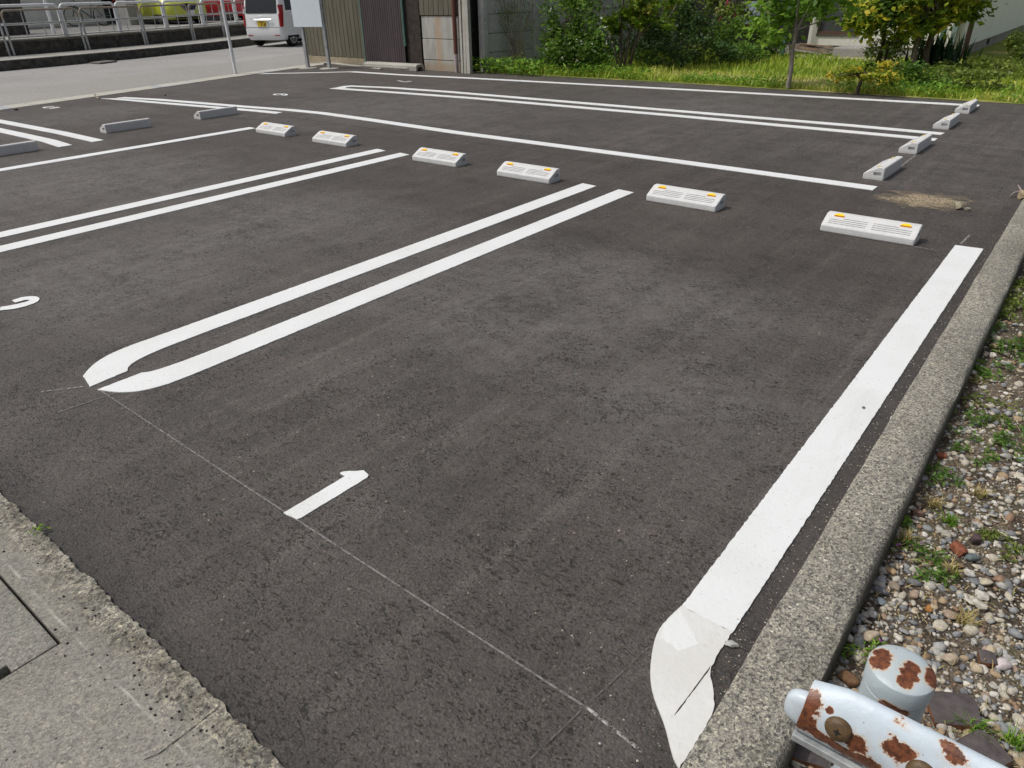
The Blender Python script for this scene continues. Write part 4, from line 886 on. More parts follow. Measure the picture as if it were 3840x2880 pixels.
mb = MB(); mb.box(hx(-13), hx(-6.15), .02, .12, .225, 3.2); mb.box(hx(-12.9), hx(-3.0), .3, 13.9, .2, 3.2); mb.build('dark_wall', DKWALL, hs)
dr = MB(); dr.box(hx(-5.93), hx(-5.05), .06, .09, .52, 2.3); d = dr.build('sliding_door', plain('dark_screen_glass', (.07, .075, .08), .3, .5), hs)
mb = MB(); mb.box(hx(-5.97), hx(-5.92), .02, .1, .43, 2.35); mb.box(hx(-5.07), hx(-5.02), .02, .1, .43, 2.35); mb.box(hx(-5.97), hx(-5.02), -.03, .1, .432, .475); mb.build('door_frame', plain('bronze_frame', (.10, .085, .07), .5), d)
mb = MB(); mb.box(hx(-5.92), hx(-5.07), .01, .06, .477, .52); mb.build('door_track', plain('brown_track', (.12, .06, .035), .6), d)
for vx in (-5.25, -4.35, -3.4):
    mb = MB(); mb.box(hx(vx-.16), hx(vx+.16), .01, .06, .07, .2); mb.build('foundation_vent', BLACK, hs)
for vy in (.9, 4.2):
    mb = MB(); mb.box(hx(-2.99), hx(-2.94), vy, vy+.3, .06, .18); mb.build('foundation_vent', BLACK, hs)
mb = MB(); mb.tube([(hx(-2.78), -.12, 0), (hx(-2.78), -.12, 3.2)], .05, 10); mb.build('downpipe', plain('brown_downpipe', (.075, .04, .038), .5, .4), hs, smooth=60)
mb = MB(); mb.box(hx(-3.12), hx(-3.02), -.10, -.01, 0, 3.2); mb.build('corner_pipe', plain('grey_green_pipe', (.21, .28, .26), .6), hs)
mb = MB(); mb.raw([(hx(-13.5), -.7, 3.1), (hx(-2.3), -.7, 3.1), (hx(-2.3), 15, 4.5), (hx(-13.5), 15, 4.5), (hx(-13.5), -.7, 3.25), (hx(-2.3), -.7, 3.25), (hx(-2.3), 15, 4.65), (hx(-13.5), 15, 4.65)], [(3, 2, 1, 0), (4, 5, 6, 7), (0, 1, 5, 4), (1, 2, 6, 5), (2, 3, 7, 6), (3, 0, 4, 7)]); mb.build('roof', DKWALL, hs)
for px, top, bot, lab in [(3515, 100, 215, 'green steel clothes post beside the spiky dark plant'), (2945, 20, 120, 'dark green steel post behind the sapling')]:
    b_ = PY(px, bot, 18.7); mb = MB(); mb.box(-.045, .045, -.04, .04, 0, 2.4); o = mb.build('green_post', GREENP, bevel=.006); o.location = (b_.x, 18.7, 0); tag(o, lab, 'post')
ac = empty('curtained_window', 'pale blue-grey panel hanging under the dark house front', 'panel', (-7.62, 19.05, .66)); mb = MB(); mb.box(-.27, .27, 0, .08, 0, .5); mb.build('panel_sheet', plain('blue_grey_sheet', (.33, .40, .47), .6, var=.2, nscale=12), ac); mb = MB(); mb.box(-.3, -.272, -.01, .1, -.03, .6); mb.box(.272, .3, -.01, .1, -.03, .6); mb.build('panel_frame', BLACK, ac)
ac.name = 'hanging_panel'
c0 = PY(3190, 205, 18.6); mb = MB(); mb.prism([(-.36, -.3), (.36, -.3), (.36, .3), (-.36, .3)], 0, .22); o = mb.build('step_block', FOUND, bevel=.03); o.location = (c0.x, 18.75, .02); tag(o, 'grey concrete step block below the sliding door', 'step')
mb = MB(); mb.box(-1.1, 1.2, -.22, .22, 0, .03); o = mb.build('stone_strip', m_concrete('tan_edging', (.42, .36, .27), 40, .3)); p = PY(3140, 215, 18.3); o.location = (p.x, 18.3, .02); tag(o, 'low tan paving edge in front of the house foundation', 'edging')
for k in range(9):
    mb = MB(); L = random.uniform(.7, 1.1); mb.box(-L/2, L/2, -.03, .03, 0, .022); o = mb.build('plank', plain('old_plank', random.choice([(.38, .33, .27), (.28, .2, .14), (.42, .38, .33), (.33, .22, .15)]), .85, var=.3)); o.location = (-5.85+random.uniform(-.06, .06), 18.75+random.uniform(-.12, .12), .05+k*.024); o.rotation_euler = (0, R(random.uniform(0, 7)), R(random.uniform(-9, 9)))
    tag(o, 'old grey-brown plank in the low pile against the house', 'plank', 'planks piled against the house')

# ------------------------------------------------------------------ vegetation
def leaf_quads(P, L, Wd, up, r, droop=0.):
    N = len(P); d = r.normal(size=(N, 3)); d[:, 2] = d[:, 2]*.5-droop; d /= np.linalg.norm(d, axis=1)[:, None]
    nrm = r.normal(size=(N, 3))*(1-up); nrm[:, 2] += up*1.3; s = np.cross(d, nrm); s /= np.linalg.norm(s, axis=1)[:, None]+1e-9; u = np.cross(s, d)
    L = L*r.uniform(.6, 1.25, N)[:, None]; W2 = Wd*r.uniform(.7, 1.2, N)[:, None]/2; fold = .25*W2
    V = np.stack([P, P+d*L*.45+s*W2+u*fold, P+d*L, P+d*L*.45-s*W2+u*fold], 1).reshape(-1, 3)
    return V, np.arange(4*N).reshape(N, 4)
def leaves(name, P, L, Wd, mat, parent, up=.5, seed=0, droop=0., tint=None):
    r = np.random.default_rng(seed); P = np.asarray(P); V, Fc = leaf_quads(P, L, Wd, up, r, droop)
    rn = r.random(len(P)) if tint is None else np.clip(tint+r.normal(0, .17, len(P)), 0, 1)
    return npmesh(name, V, Fc, 4, mat, parent, rnd=rn)
def clumps(n, cen, rad, K, seed, spread=.28, shell=.55):
    r = np.random.default_rng(seed); c = r.normal(size=(K, 3)); c /= np.linalg.norm(c, axis=1)[:, None]; c *= (shell+(1-shell)*r.random((K, 1))); rad = np.array(rad)
    idx = r.integers(K, size=n); sp = spread*r.uniform(.5, 1.3, K)[idx][:, None]
    P = (c[idx]+r.normal(size=(n, 3))*sp*.6)*rad+np.array(cen); t = r.random(K)[idx]
    return P, t, c*rad+np.array(cen)
def limb(mb, a, b, r0, r1, bend=.12, seg=5, n=7):
    a, b = Vector(a), Vector(b); o = Vector((random.gauss(0, 1), random.gauss(0, 1), random.gauss(0, .3)))*bend*(b-a).length
    pts = [a.lerp(b, t/seg)+o*math.sin(math.pi*t/seg)*.5 for t in range(seg+1)]; mb.tube(pts, [r0+(r1-r0)*t/seg for t in range(seg+1)], n); return pts
YG = m_leaf('yellow_green_leaves', [(0, (.04, .085, .015)), (.35, (.13, .21, .022)), (.7, (.30, .39, .04)), (.9, (.54, .54, .06)), (1, (.66, .53, .06))])
BG = m_leaf('bright_green_leaves', [(0, (.06, .15, .015)), (.5, (.17, .34, .035)), (1, (.32, .50, .07))])
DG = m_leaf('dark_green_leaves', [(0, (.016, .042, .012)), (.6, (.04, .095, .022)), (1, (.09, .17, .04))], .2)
MG = m_leaf('mid_green_leaves', [(0, (.04, .10, .016)), (.6, (.10, .21, .035)), (1, (.20, .34, .06))])
OL = m_leaf('olive_leaves', [(0, (.06, .09, .018)), (.6, (.16, .22, .04)), (1, (.30, .35, .09))])
MP = m_leaf('maple_leaves', [(0, (.06, .11, .015)), (.5, (.19, .33, .03)), (.8, (.30, .40, .04)), (1, (.36, .34, .07))])
IR = m_leaf('iris_leaves', [(0, (.012, .04, .022)), (1, (.04, .095, .045))], .2)
PW = m_leaf('white_petals', [(0, (.72, .73, .68)), (1, (.85, .85, .82))], .3); PK = m_leaf('pink_petals', [(0, (.45, .03, .12)), (1, (.65, .10, .25))], .3)
BARK = m_bark('grey_bark', (.16, .135, .11)); BARKD = m_bark('dark_bark', (.07, .055, .045)); BARKL = m_bark('pale_bark', (.30, .27, .23))
def tree(name, label, cat, base, mat, crown, L, Wd, K, seed, trunks, bark, tips=8, group=None, up=.5, droop=.15, spread=.28, extra=None, shell=.55):
    """crown: list of (centre, radii, count) relative to base; trunks: list of point lists with radii."""
    random.seed(seed); t = empty(name, label, cat, base, 0, group); mb = MB(); ends = []
    for pts, r0, r1 in trunks:
        n = len(pts); mb.tube(pts, [r0+(r1-r0)*i/(n-1) for i in range(n)], 9); ends.append((Vector(pts[-1]), r1))
    allP, allT = [], []
    for ci, (cen, rad, cnt) in enumerate(crown):
        P, tn, cc = clumps(cnt, cen, rad, K, seed+ci*7, spread, shell); allP.append(P); allT.append(tn)
        for c in cc[:tips]:
            e, rr = min(ends, key=lambda q: (q[0]-Vector(c)).length); limb(mb, e, c, rr*.55, .004, .15)
    P = np.concatenate(allP); tn = np.concatenate(allT); ok = P[:, 2] > .03
    mb.build('trunk', bark, t, smooth=60)
    leaves('crown', P[ok], L, Wd, mat, t, up, seed, droop, tn[ok])
    if extra:
        m2, cnt, l2 = extra; r = np.random.default_rng(seed+99); pick = P[ok][r.integers(ok.sum(), size=cnt)]
        out = pick+(pick-np.array(crown[0][0]))*.12; Q = np.repeat(out, 5, 0)+r.normal(size=(cnt*5, 3))*l2*.25
        leaves('blossoms', Q, l2, l2*.8, m2, t, .2, seed+5)
    return t
# sapling at the edge of the lot
b = G(2955, 330, .02)
tree('sapling', 'slender young tree with bright green leaves at the lot edge, centre right', 'tree', b, BG,
     [((-.08, .1, 1.5), (.70, .55, .72), 1250), ((-.38, 0, .95), (.36, .3, .36), 380), ((.40, .2, 1.32), (.48, .4, .42), 420)], .145, .07, 26, 11,
     [([(0, 0, 0), (.0, 0, .3), (-.03, 0, .6), (-.01, 0, .85)], .040, .030), ([(-.02, 0, .8), (-.05, .0, 1.2), (-.04, 0, 1.7), (-.03, 0, 2.2)], .024, .008), ([(-.02, 0, .82), (.11, .03, 1.15), (.24, .05, 1.6)], .020, .008), ([(0, 0, .35), (-.11, 0, .7), (-.14, 0, 1.0)], .016, .006)], BARKL, 9, spread=.3)
# yellow-green persimmon-like tree, two trunks
b = G(3469, 268, .02)
tree('yellow_green_tree', 'spreading tree with yellow-green leaves and a forked brown trunk, by the house corner', 'tree', b, YG,
     [((.10, .2, 1.55), (.82, .8, .60), 3300), ((-.35, .1, 1.35), (.55, .6, .5), 1700), ((.30, .3, 1.08), (.42, .5, .28), 700)], .115, .07, 34, 21,
     [([(0, 0, 0), (-.06, 0, .35), (-.03, 0, .66), (-.02, .0, .72)], .058, .05), ([(-.02, 0, .70), (.10, .03, .95), (.28, .05, 1.25), (.35, .1, 1.7)], .036, .016), ([(-.02, 0, .70), (-.15, 0, 1.0), (-.28, .05, 1.5)], .034, .015)], m_bark('brown_bark', (.13, .10, .08)), 9)
b = G(3418, 272, .02)
tree('yellow_leaved_tree', 'tree with a straight grey trunk and large yellow leaves, left of the forked trunk', 'tree', b, YG,
     [((-.25, -.1, 1.25), (.8, .6, .55), 2600), ((-.85, -.1, 1.0), (.5, .5, .45), 1500), ((.08, -.2, .86), (.38, .3, .2), 500)], .135, .085, 26, 31,
     [([(0, 0, 0), (-.03, 0, .4), (-.02, 0, .9), (-.02, 0, 1.5)], .058, .035)], BARK, 10)
b = G(3285, 262, .02)
tree('white_flowered_bush', 'upright dark bush dotted with small white flowers, before the sliding door', 'shrub', b, OL,
     [((0, .1, .75), (.4, .35, .7), 1700), ((-.1, 0, 1.35), (.5, .4, .5), 900)], .075, .045, 26, 41, [([(0, 0, 0), (.03, 0, .4), (0, 0, .9)], .05, .02), ([(.1, 0, 0), (.15, 0, .5)], .03, .015)], BARKD, 10, extra=(PW, 150, .05))
b = G(3212, 352, .02)
tree('yellow_shrub', 'low shrub with golden yellow leaf tips on a short stem at the lot edge', 'shrub', b, m_leaf('golden_leaves', [(0, (.05, .10, .015)), (.35, (.18, .27, .025)), (.7, (.44, .46, .04)), (.93, (.66, .56, .06)), (1, (.60, .42, .05))]),
     [((.16, .1, .33), (.42, .3, .11), 900), ((-.2, .1, .26), (.3, .25, .09), 300), ((.3, .1, .24), (.3, .25, .1), 320)], .065, .036, 18, 51, [([(0, 0, 0), (.02, 0, .16), (.05, .03, .28)], .03, .018)], BARKD, 8)
# iris clump
def blades(name, label, base, n, L, wd, mat, seed, cat='plant', spread=.18, lean=.35):
    r = np.random.default_rng(seed); t = empty(name, label, cat, base); Vs = []; 
    for i in range(n):
        a = r.uniform(0, 6.28); p = np.array([r.normal(0, spread), r.normal(0, spread*.7), 0]); d = np.array([math.cos(a), math.sin(a), 0])*lean*r.random(); l = L*r.uniform(.6, 1.1); s = np.array([-math.sin(a), math.cos(a), 0])*wd/2
        m1 = p+d*l*.4+np.array([0, 0, l*.6]); m2 = p+d*l*1.1+np.array([0, 0, l*(.95-.25*r.random())]); Vs += [p-s, p+s, m1+s*.8, m1-s*.8, m2]
    V = np.array(Vs); k = np.arange(n)*5; F1 = np.stack([k, k+1, k+2, k+3], 1); F2 = np.stack([k+3, k+2, k+4, k+4], 1)
    tri = np.concatenate([np.stack([k, k+1, k+2], 1), np.stack([k, k+2, k+3], 1), np.stack([k+3, k+2, k+4], 1)]); npmesh('foliage', V, tri, 3, mat, t, rnd=np.tile(r.random(n), 3))
    return t
p = G(3520, 262, .02); blades('spiky_plant', 'clump of dark blue-green sword-shaped leaves below the green post', p, 170, .75, .04, IR, 5, spread=.2)
# dark flowering shrub by the panel wall
b = G(2110, 278, .02)
tree('white_blossom_shrub', 'dense dark green shrub dotted with white blossoms before the panel wall', 'shrub', b, MG,
     [((-.1, .35, .95), (.62, .45, .75), 2600), ((.2, .2, .45), (.6, .4, .42), 1500), ((-.45, .3, .4), (.4, .35, .4), 700)], .085, .055, 34, 61, [([(0, .2, 0), (-.05, .3, .5), (-.1, .35, 1.0)], .03, .012)], BARK, 12, extra=(PW, 60, .045))
b = G(2330, 262, .02)
tree('maple', 'many-stemmed maple with lime green leaf sprays over dark stems', 'tree', b, MP,
     [((.1, .2, 1.55), (1.1, .7, .55), 1500), ((.1, -.1, .85), (.42, .3, .25), 420), ((.75, .0, 1.05), (.45, .35, .3), 420), ((-.75, -.1, .42), (.35, .25, .18), 260)], .13, .10, 16, 71,
     [([(0, 0, 0), (-.06, 0, .7), (-.1, .1, 1.4)], .035, .015), ([(.05, 0, 0), (.15, 0, .7), (.45, .1, 1.5)], .035, .015), ([(.1, .05, 0), (.35, 0, .6), (.75, .05, 1.05), (1.2, .1, 1.5)], .032, .012), ([(-.05, .0, 0), (-.35, .1, .6), (-.7, .2, 1.3)], .028, .012), ([(.12, .1, 0), (.2, .3, .8), (.2, .4, 1.6)], .03, .012)], BARK, 6, spread=.22)
for (px, py, rad, cnt, lab, sd, mt) in [
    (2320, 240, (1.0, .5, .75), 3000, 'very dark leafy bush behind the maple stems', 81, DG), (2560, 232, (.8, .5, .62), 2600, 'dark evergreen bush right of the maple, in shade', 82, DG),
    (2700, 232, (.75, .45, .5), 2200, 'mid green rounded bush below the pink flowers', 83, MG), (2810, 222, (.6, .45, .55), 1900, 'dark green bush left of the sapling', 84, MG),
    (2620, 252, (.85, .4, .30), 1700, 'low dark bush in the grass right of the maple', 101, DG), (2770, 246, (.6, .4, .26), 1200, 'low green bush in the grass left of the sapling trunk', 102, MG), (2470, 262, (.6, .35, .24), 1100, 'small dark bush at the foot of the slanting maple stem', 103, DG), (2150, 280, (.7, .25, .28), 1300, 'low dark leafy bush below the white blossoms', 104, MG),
    (2450, 225, (.7, .5, .8), 2200, 'dark shrub filling the corner of the panel wall', 85, DG), (3380, 255, (.45, .35, .38), 1000, 'green bush at the foot of the straight grey trunk', 86, MG),
    (3825, 225, (.42, .5, .36), 1300, 'bushy green shrub against the side wall at the right edge', 87, OL), (3560, 335, (.9, .4, .17), 1500, 'low spreading green bush along the lot edge under the trees', 88, OL), (3720, 290, (.9, .6, .17), 1400, 'low rough bush between side wall and lot edge', 89, OL), (3390, 335, (.5, .3, .2), 900, 'dark low bush right of the golden shrub', 90, MG)]:
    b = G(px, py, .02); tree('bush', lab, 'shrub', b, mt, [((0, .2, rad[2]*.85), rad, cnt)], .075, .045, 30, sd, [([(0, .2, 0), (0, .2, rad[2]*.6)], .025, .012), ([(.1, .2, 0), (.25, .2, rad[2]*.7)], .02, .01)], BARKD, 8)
b = G(2660, 222, .02)
tree('pink_flowered_shrub', 'tall shrub with pink blossoms beside the end of the panel wall', 'shrub', b, OL, [((.2, .3, 1.25), (.8, .5, .55), 1700), ((.45, .1, .9), (.4, .3, .3), 500)], .09, .055, 24, 95, [([(-.15, 0, 0), (-.1, 0, .5), (.05, .1, 1.0)], .03, .015), ([(.3, .1, 0), (.35, .2, 1.0)], .03, .015)], BARKL, 8, extra=(PK, 14, .09))
b = G(1905, 268, .02)
tree('wispy_shrub', 'thin twiggy olive shrub with fine upright stems against the panel wall', 'shrub', b, OL, [((-.1, .3, 1.3), (.6, .3, .7), 900), ((.1, .3, .7), (.45, .3, .6), 500)], .055, .018, 60, 96, [([(.02*k, .2+.02*(k % 3), 0), (.05*(k-7)*.5, .25, .6), (.085*(k-7.5), .3, 1.2+.1*(k % 4)), (.10*(k-8), .3, 1.8+.1*(k % 5))], .009, .003) for k in range(15)], BARK, 0, spread=.2)
for px, py, n, lab, sd in [(1830, 272, 330, 'bright green leafy low plants at the foot of the leaning posts', 1), (1960, 280, 300, 'leafy low weeds below the white blossom shrub', 2)]:
    p = G(px, py, .02); t = empty('low_plant', lab, 'plant', p); r = np.random.default_rng(sd); P = np.stack([r.normal(0, .32, n), r.normal(.12, .12, n), r.uniform(.04, .26, n)], 1); leaves('foliage', P, .12, .04, BG, t, .5, sd)
p = G(2570, 232, .02); t = empty('butterbur', 'single large round green leaf on a stalk in the long grass', 'plant', (p.x, p.y-1.6, .02)); mb = MB(); mb.tube([(0, 0, 0), (0, 0, .3)], .008, 6); mb.build('stalk', MG, t)
mb = MB(); mb.raw([(0, 0, .3)]+[(.11*math.cos(a), .10*math.sin(a), .33+.02*math.cos(3*a)) for a in [k*.524 for k in range(12)]], [(0, 1+k, 1+(k+1) % 12) for k in range(12)]); mb.build('leaf_blade', BG, t)
# grass of the garden
GRS = m_leaf('grass_blades', [(0, (.12, .22, .022)), (.35, (.28, .40, .04)), (.62, (.48, .52, .08)), (.8, (.56, .50, .22)), (1, (.68, .58, .33))], .3, .6)
def grass():
    r = np.random.default_rng(3); n = 31000; x = r.uniform(-10.4, 3.0, n); y = 12.5+r.random(n)**1.4*6.4
    edge = np.interp(x, [-10.6, -6.2, -.9, 3], [12.36, 12.62, 12.66, 12.72]); y = np.maximum(y, edge+r.random(n)*.25)
    dry = (np.sin(x*1.7+1)+np.sin(x*.9+y*2.3)+np.sin(y*3.1-x*.6))/3+r.normal(0, .25, n)
    nearx = np.exp(-((x+5.4)/1.5)**2-((y-13.3)/.7)**2)+np.exp(-((x+3.6)/.7)**2-((y-13.5)/.7)**2)+.7*np.exp(-((x+1.0)/.8)**2-((y-13.0)/.5)**2)
    tint = np.clip(.42+.26*dry+.5*nearx*(r.random(n) > .2)+r.normal(0, .1, n), 0, 1)
    L = (.05+.075*r.random(n)**2)*(1+.7*(x < -7))*(1-.4*nearx)*(1+.5*((y > 15) & (x < -5))); a = r.uniform(0, 6.28, n); ln = r.random(n)*.6
    d = np.stack([np.cos(a)*ln, np.sin(a)*ln, np.ones(n)], 1); s = np.stack([-np.sin(a), np.cos(a), 0*a], 1)*.009; P = np.stack([x, y, np.full(n, .015)], 1); md = P+d*L[:, None]*.55; tp = P+d*L[:, None]*np.array([1.4, 1.4, .92])
    V = np.stack([P-s, P+s, md+s*.8, md-s*.8, tp], 1).reshape(-1, 3); k = np.arange(n)*5
    tri = np.concatenate([np.stack([k, k+1, k+2], 1), np.stack([k, k+2, k+3], 1), np.stack([k+3, k+2, k+4], 1)])
    tag(npmesh('grass', V, tri, 3, GRS, rnd=np.tile(tint, 3)), 'rough green and straw-coloured grass of the garden', 'grass', kind='stuff')
grass()
def edge_weeds():
    r = np.random.default_rng(8); n = 5200; x = r.uniform(-10.3, 2.6, n); e = np.interp(x, [-10.6, -6.2, -.9, 3], [12.36, 12.62, 12.66, 12.72]); y = e+np.abs(r.normal(0, .28, n))
    hh = np.interp(x, [-10, -8, -6, -3, 3], [.28, .22, .10, .16, .22]); P = np.stack([x, y, .02+hh*r.random(n)], 1); keep = (np.sin(x*5)+np.sin(x*2.3+1)+r.normal(0, .7, n)) > -.35
    V, Fc = leaf_quads(P[keep], .085, .03, .45, r); tag(npmesh('weeds', V, Fc, 4, BG, rnd=np.clip(r.normal(.5, .22, keep.sum())-.35*(x[keep] < -8.2), 0, 1)), 'leafy weeds along the garden edge of the asphalt', 'weeds', kind='stuff')
edge_weeds()
# weeds in the gravel
GZ = -.087
def weed(px, py, label, n, rad, h, mat, L, Wd, seed, z=GZ, flower=0, cat='weed'):
    p = G(px, py, z); t = empty('weed', label, cat, p); r = np.random.default_rng(seed); a = r.uniform(0, 6.28, n); rr = rad*np.sqrt(r.random(n)); ka = max(4, n//16); ci = r.integers(ka, size=n); cr = rad*np.sqrt(r.random(ka)); ca = r.uniform(0, 6.28, ka); u_ = r.random(n); sp_ = L*(.25+.8*u_); a2 = r.uniform(0, 6.28, n)
    P = np.stack([cr[ci]*np.cos(ca[ci])+sp_*np.cos(a2), cr[ci]*np.sin(ca[ci])+sp_*np.sin(a2), h*(1-(cr[ci]/rad)**2*.6)*(1-.6*u_)*r.uniform(.3, 1, n)+.004], 1)
    leaves('foliage', P, L, Wd, mat, t, .55, seed)
    if flower: leaves('flowers', np.repeat(P[:flower], 4, 0)+np.array([0, 0, h*.4]), .008, .006, m_leaf('purple_petals', [(0, (.25, .05, .3)), (1, (.35, .1, .4))], .2), t, .2, seed+1)
def tuft(px, py, label, n, L, seed, mat):
    blades('dry_grass_tuft' if mat is STRAW else 'grass_tuft', label, G(px, py, GZ), n, L, .0032, mat, seed, 'grass tuft', L*.25, 1.4)
STRAW = m_leaf('straw', [(0, (.35, .27, .12)), (.7, (.48, .38, .18)), (1, (.30, .30, .07))], .2)
straw_litter()
weed(3460, 2110, 'feathery green weed with tiny purple flowers beside the kerb', 300, .085, .045, MG, .026, .007, 1, flower=3)
weed(3250, 2470, 'sprig of small pointed green leaves between kerb and post', 150, .05, .06, BG, .022, .006, 2, flower=2)
weed(3515, 1800, 'green weed spilling along the kerb foot, midway up', 230, .075, .045, MG, .022, .007, 3, flower=2)
weed(3375, 1965, 'small green sprig growing from the kerb side', 90, .022, .05, BG, .018, .006, 4)
weed(3760, 2060, 'light green weed clump at the right side of the gravel', 190, .07, .035, OL, .02, .008, 5)
weed(3690, 1640, 'broad mat of green weeds in the middle of the gravel strip', 650, .22, .04, MG, .024, .009, 6, flower=4)
weed(3800, 1330, 'bright green weed mat at the right edge of the picture', 1150, .36, .06, MG, .035, .012, 7)
weed(3830, 1150, 'dense weeds against the kerb, farthest up the gravel strip', 1300, .40, .07, OL, .035, .012, 8)
weed(3760, 1480, 'thin scattered weeds between the two green mats', 350, .25, .035, OL, .028, .009, 9)
weed(152, 1995, 'small green weed growing in the joint of the broken concrete edge', 16, .006, .022, BG, .024, .006, 10, 0.012)
for k, (px, py, l, mt) in enumerate([(3560, 1965, 'small bright tuft with straw blades in the gravel', 0), (3670, 1860, 'straw-yellow grass tuft high in the gravel', 1), (3500, 1900, 'dry straw wisps near the purplish stone', 1), (3620, 2340, 'dry tuft of straw among pebbles above the post', 1), (3560, 2150, 'straw wisps beside the feathery weed', 1), (3640, 2740, 'wispy yellow-green grass beside the roof tile', 0), (3800, 2790, 'little yellow-green tuft near the bottom right tile', 0), (3400, 2030, 'dry blades at the kerb foot above the feathery weed', 1)]):
    tuft(px, py, l, 60, .045, 60+k, STRAW if mt else BG)

# ------------------------------------------------------------------ vehicles
def rr_outline(x0, x1, w, r, k=4):
    r = min(r, w*.95, (x1-x0)*.45); out = []
    for cx, cy, a0 in ((x1-r, w-r, 0), (x0+r, w-r, 90), (x0+r, -w+r, 180), (x1-r, -w+r, 270)):
        for i in range(k+1): a = R(a0+90*i/k); out.append((cx+r*math.cos(a), cy+r*math.sin(a)))
    return out
def car_body(levels, k=4):
    mb = MB(); n = 4*(k+1); vs = []
    for z, x0, x1, w, r in levels: vs += [(x, y, z) for x, y in rr_outline(x0, x1, w, r, k)]
    fs = [(i*n+j, i*n+(j+1) % n, (i+1)*n+(j+1) % n, (i+1)*n+j) for i in range(len(levels)-1) for j in range(n)]
    fs += [tuple(range(n))[::-1], tuple(range((len(levels)-1)*n, len(levels)*n))]
    mb.raw(vs, fs); return mb
def at_level(levels, z):
    for a, b in zip(levels[:-1], levels[1:]):
        if a[0] <= z <= b[0]:
            t = (z-a[0])/(b[0]-a[0]); return [p+(q_-p)*t for p, q_ in zip(a, b)]
    return levels[-1]
def side_panel(lv, xa, xb, z0, z1, s, xa1=None, xb1=None, pr=.006, steps=3):
    mb = MB(); vs = []; xa1 = xa if xa1 is None else xa1; xb1 = xb if xb1 is None else xb1
    for i in range(steps+1):
        t = i/steps; z = z0+(z1-z0)*t; w_ = at_level(lv, z)[3]+pr; vs += [((xa+(xa1-xa)*t), s*w_, z), ((xb+(xb1-xb)*t), s*w_, z)]
    fs = [(2*i, 2*i+1, 2*i+3, 2*i+2) for i in range(steps)]; mb.raw(vs, fs if s < 0 else [f[::-1] for f in fs]); return mb
def end_panel(lv, ya, yb, z0, z1, front, inset=0, pr=.008, steps=3):
    mb = MB(); vs = []
    for i in range(steps+1):
        z = z0+(z1-z0)*i/steps; l = at_level(lv, z); x_ = (l[2]+pr) if front else (l[1]-pr); g = inset*i/steps; vs += [(x_, ya+g, z), (x_, yb-g, z)]
    fs = [(2*i, 2*i+1, 2*i+3, 2*i+2) for i in range(steps)]; mb.raw(vs, fs if front else [f[::-1] for f in fs]); return mb
def wheel(parent, x, y, r, w, s):
    M = frame((x, y, r), (1, 0, 0), (0, s, 0)); mb = MB()
    mb.lathe([(r*.6, -w/2), (r*.93, -w/2), (r, -w/2+.02), (r, w/2-.02), (r*.93, w/2), (r*.66, w/2)], 28, 0, M); o = mb.build('wheel', BLACK, parent, smooth=40)
    mb = MB(); mb.lathe([(r*.66, w/2-.03), (r*.68, w/2+.004), (r*.62, w/2+.004), (r*.60, w/2-.03)], 28, 0, M); mb.lathe([(.05, w/2-.04), (.05, w/2), (.001, w/2+.004)], 12, 0, M)
    for k in range(8):
        a = k*math.pi/4; c, s2 = math.cos(a), math.sin(a)
        for dd in (-.016, .016):
            p0 = (c*.03-s2*dd, s2*.03+c*dd, w/2-.01); p1 = (c*r*.63-s2*dd*2.2, s2*r*.63+c*dd*2.2, w/2-.002); mb.tube([p0, p1], .011, 4, 0, M)
    mb.build('rim', CHROME, o, smooth=40)
def arch(lv, x, r, s, parent, body):
    mb = MB(); w_ = at_level(lv, r)[3]+.007; vs = [(x, s*w_, r)]; n = 16
    vs += [(x+(r*1.10)*math.cos(math.pi*1.08*k/n-.125), s*w_, r+(r*1.10)*math.sin(math.pi*1.08*k/n-.125)) for k in range(n+1)]
    fs = [(0, k+1, k+2) for k in range(n)]; mb.raw(vs, fs if s < 0 else [f[::-1] for f in fs]); mb.build('wheel_arch', BLACK, parent)
def carpaint(name, col, rough=.3): 
    q = Mt(name, col, rough, .5); q.layer(q.math('MULTIPLY', q.step(q.noise(3, 4), .5, .8), .25), tuple(c*.8 for c in col)); q.b.inputs['Coat Weight'].default_value = .6; q.b.inputs['Coat Roughness'].default_value = .08; return q.done()
VANP = carpaint('pearl_white_paint', (.78, .80, .81)); SEAM = plain('panel_gap', (.10, .10, .10), .8)
vp = G(995, 178); vd = R(109)
van = empty('white_van', 'white tall boxy mini van with yellow plate, driving away on the road', 'van', (vp.x-.1, vp.y+.1, 0), vd)
lv = [(.20, .10, 3.30, .66, .12), (.26, .03, 3.36, .72, .14), (.36, 0, 3.39, .735, .15), (.56, 0, 3.39, .7375, .14), (.80, .025, 3.38, .7375, .12), (.95, .03, 3.33, .7375, .11), (1.02, .04, 2.95, .735, .11), (1.55, .15, 2.35, .655, .13), (1.68, .20, 2.2, .63, .16), (1.76, .28, 2.05, .58, .2), (1.79, .40, 1.9, .5, .2)]
car_body(lv, 6).build('body', VANP, van, smooth=35)
end_panel(lv, -.60, .60, .985, 1.60, False, .03).build('rear_window', GLASSD, van)
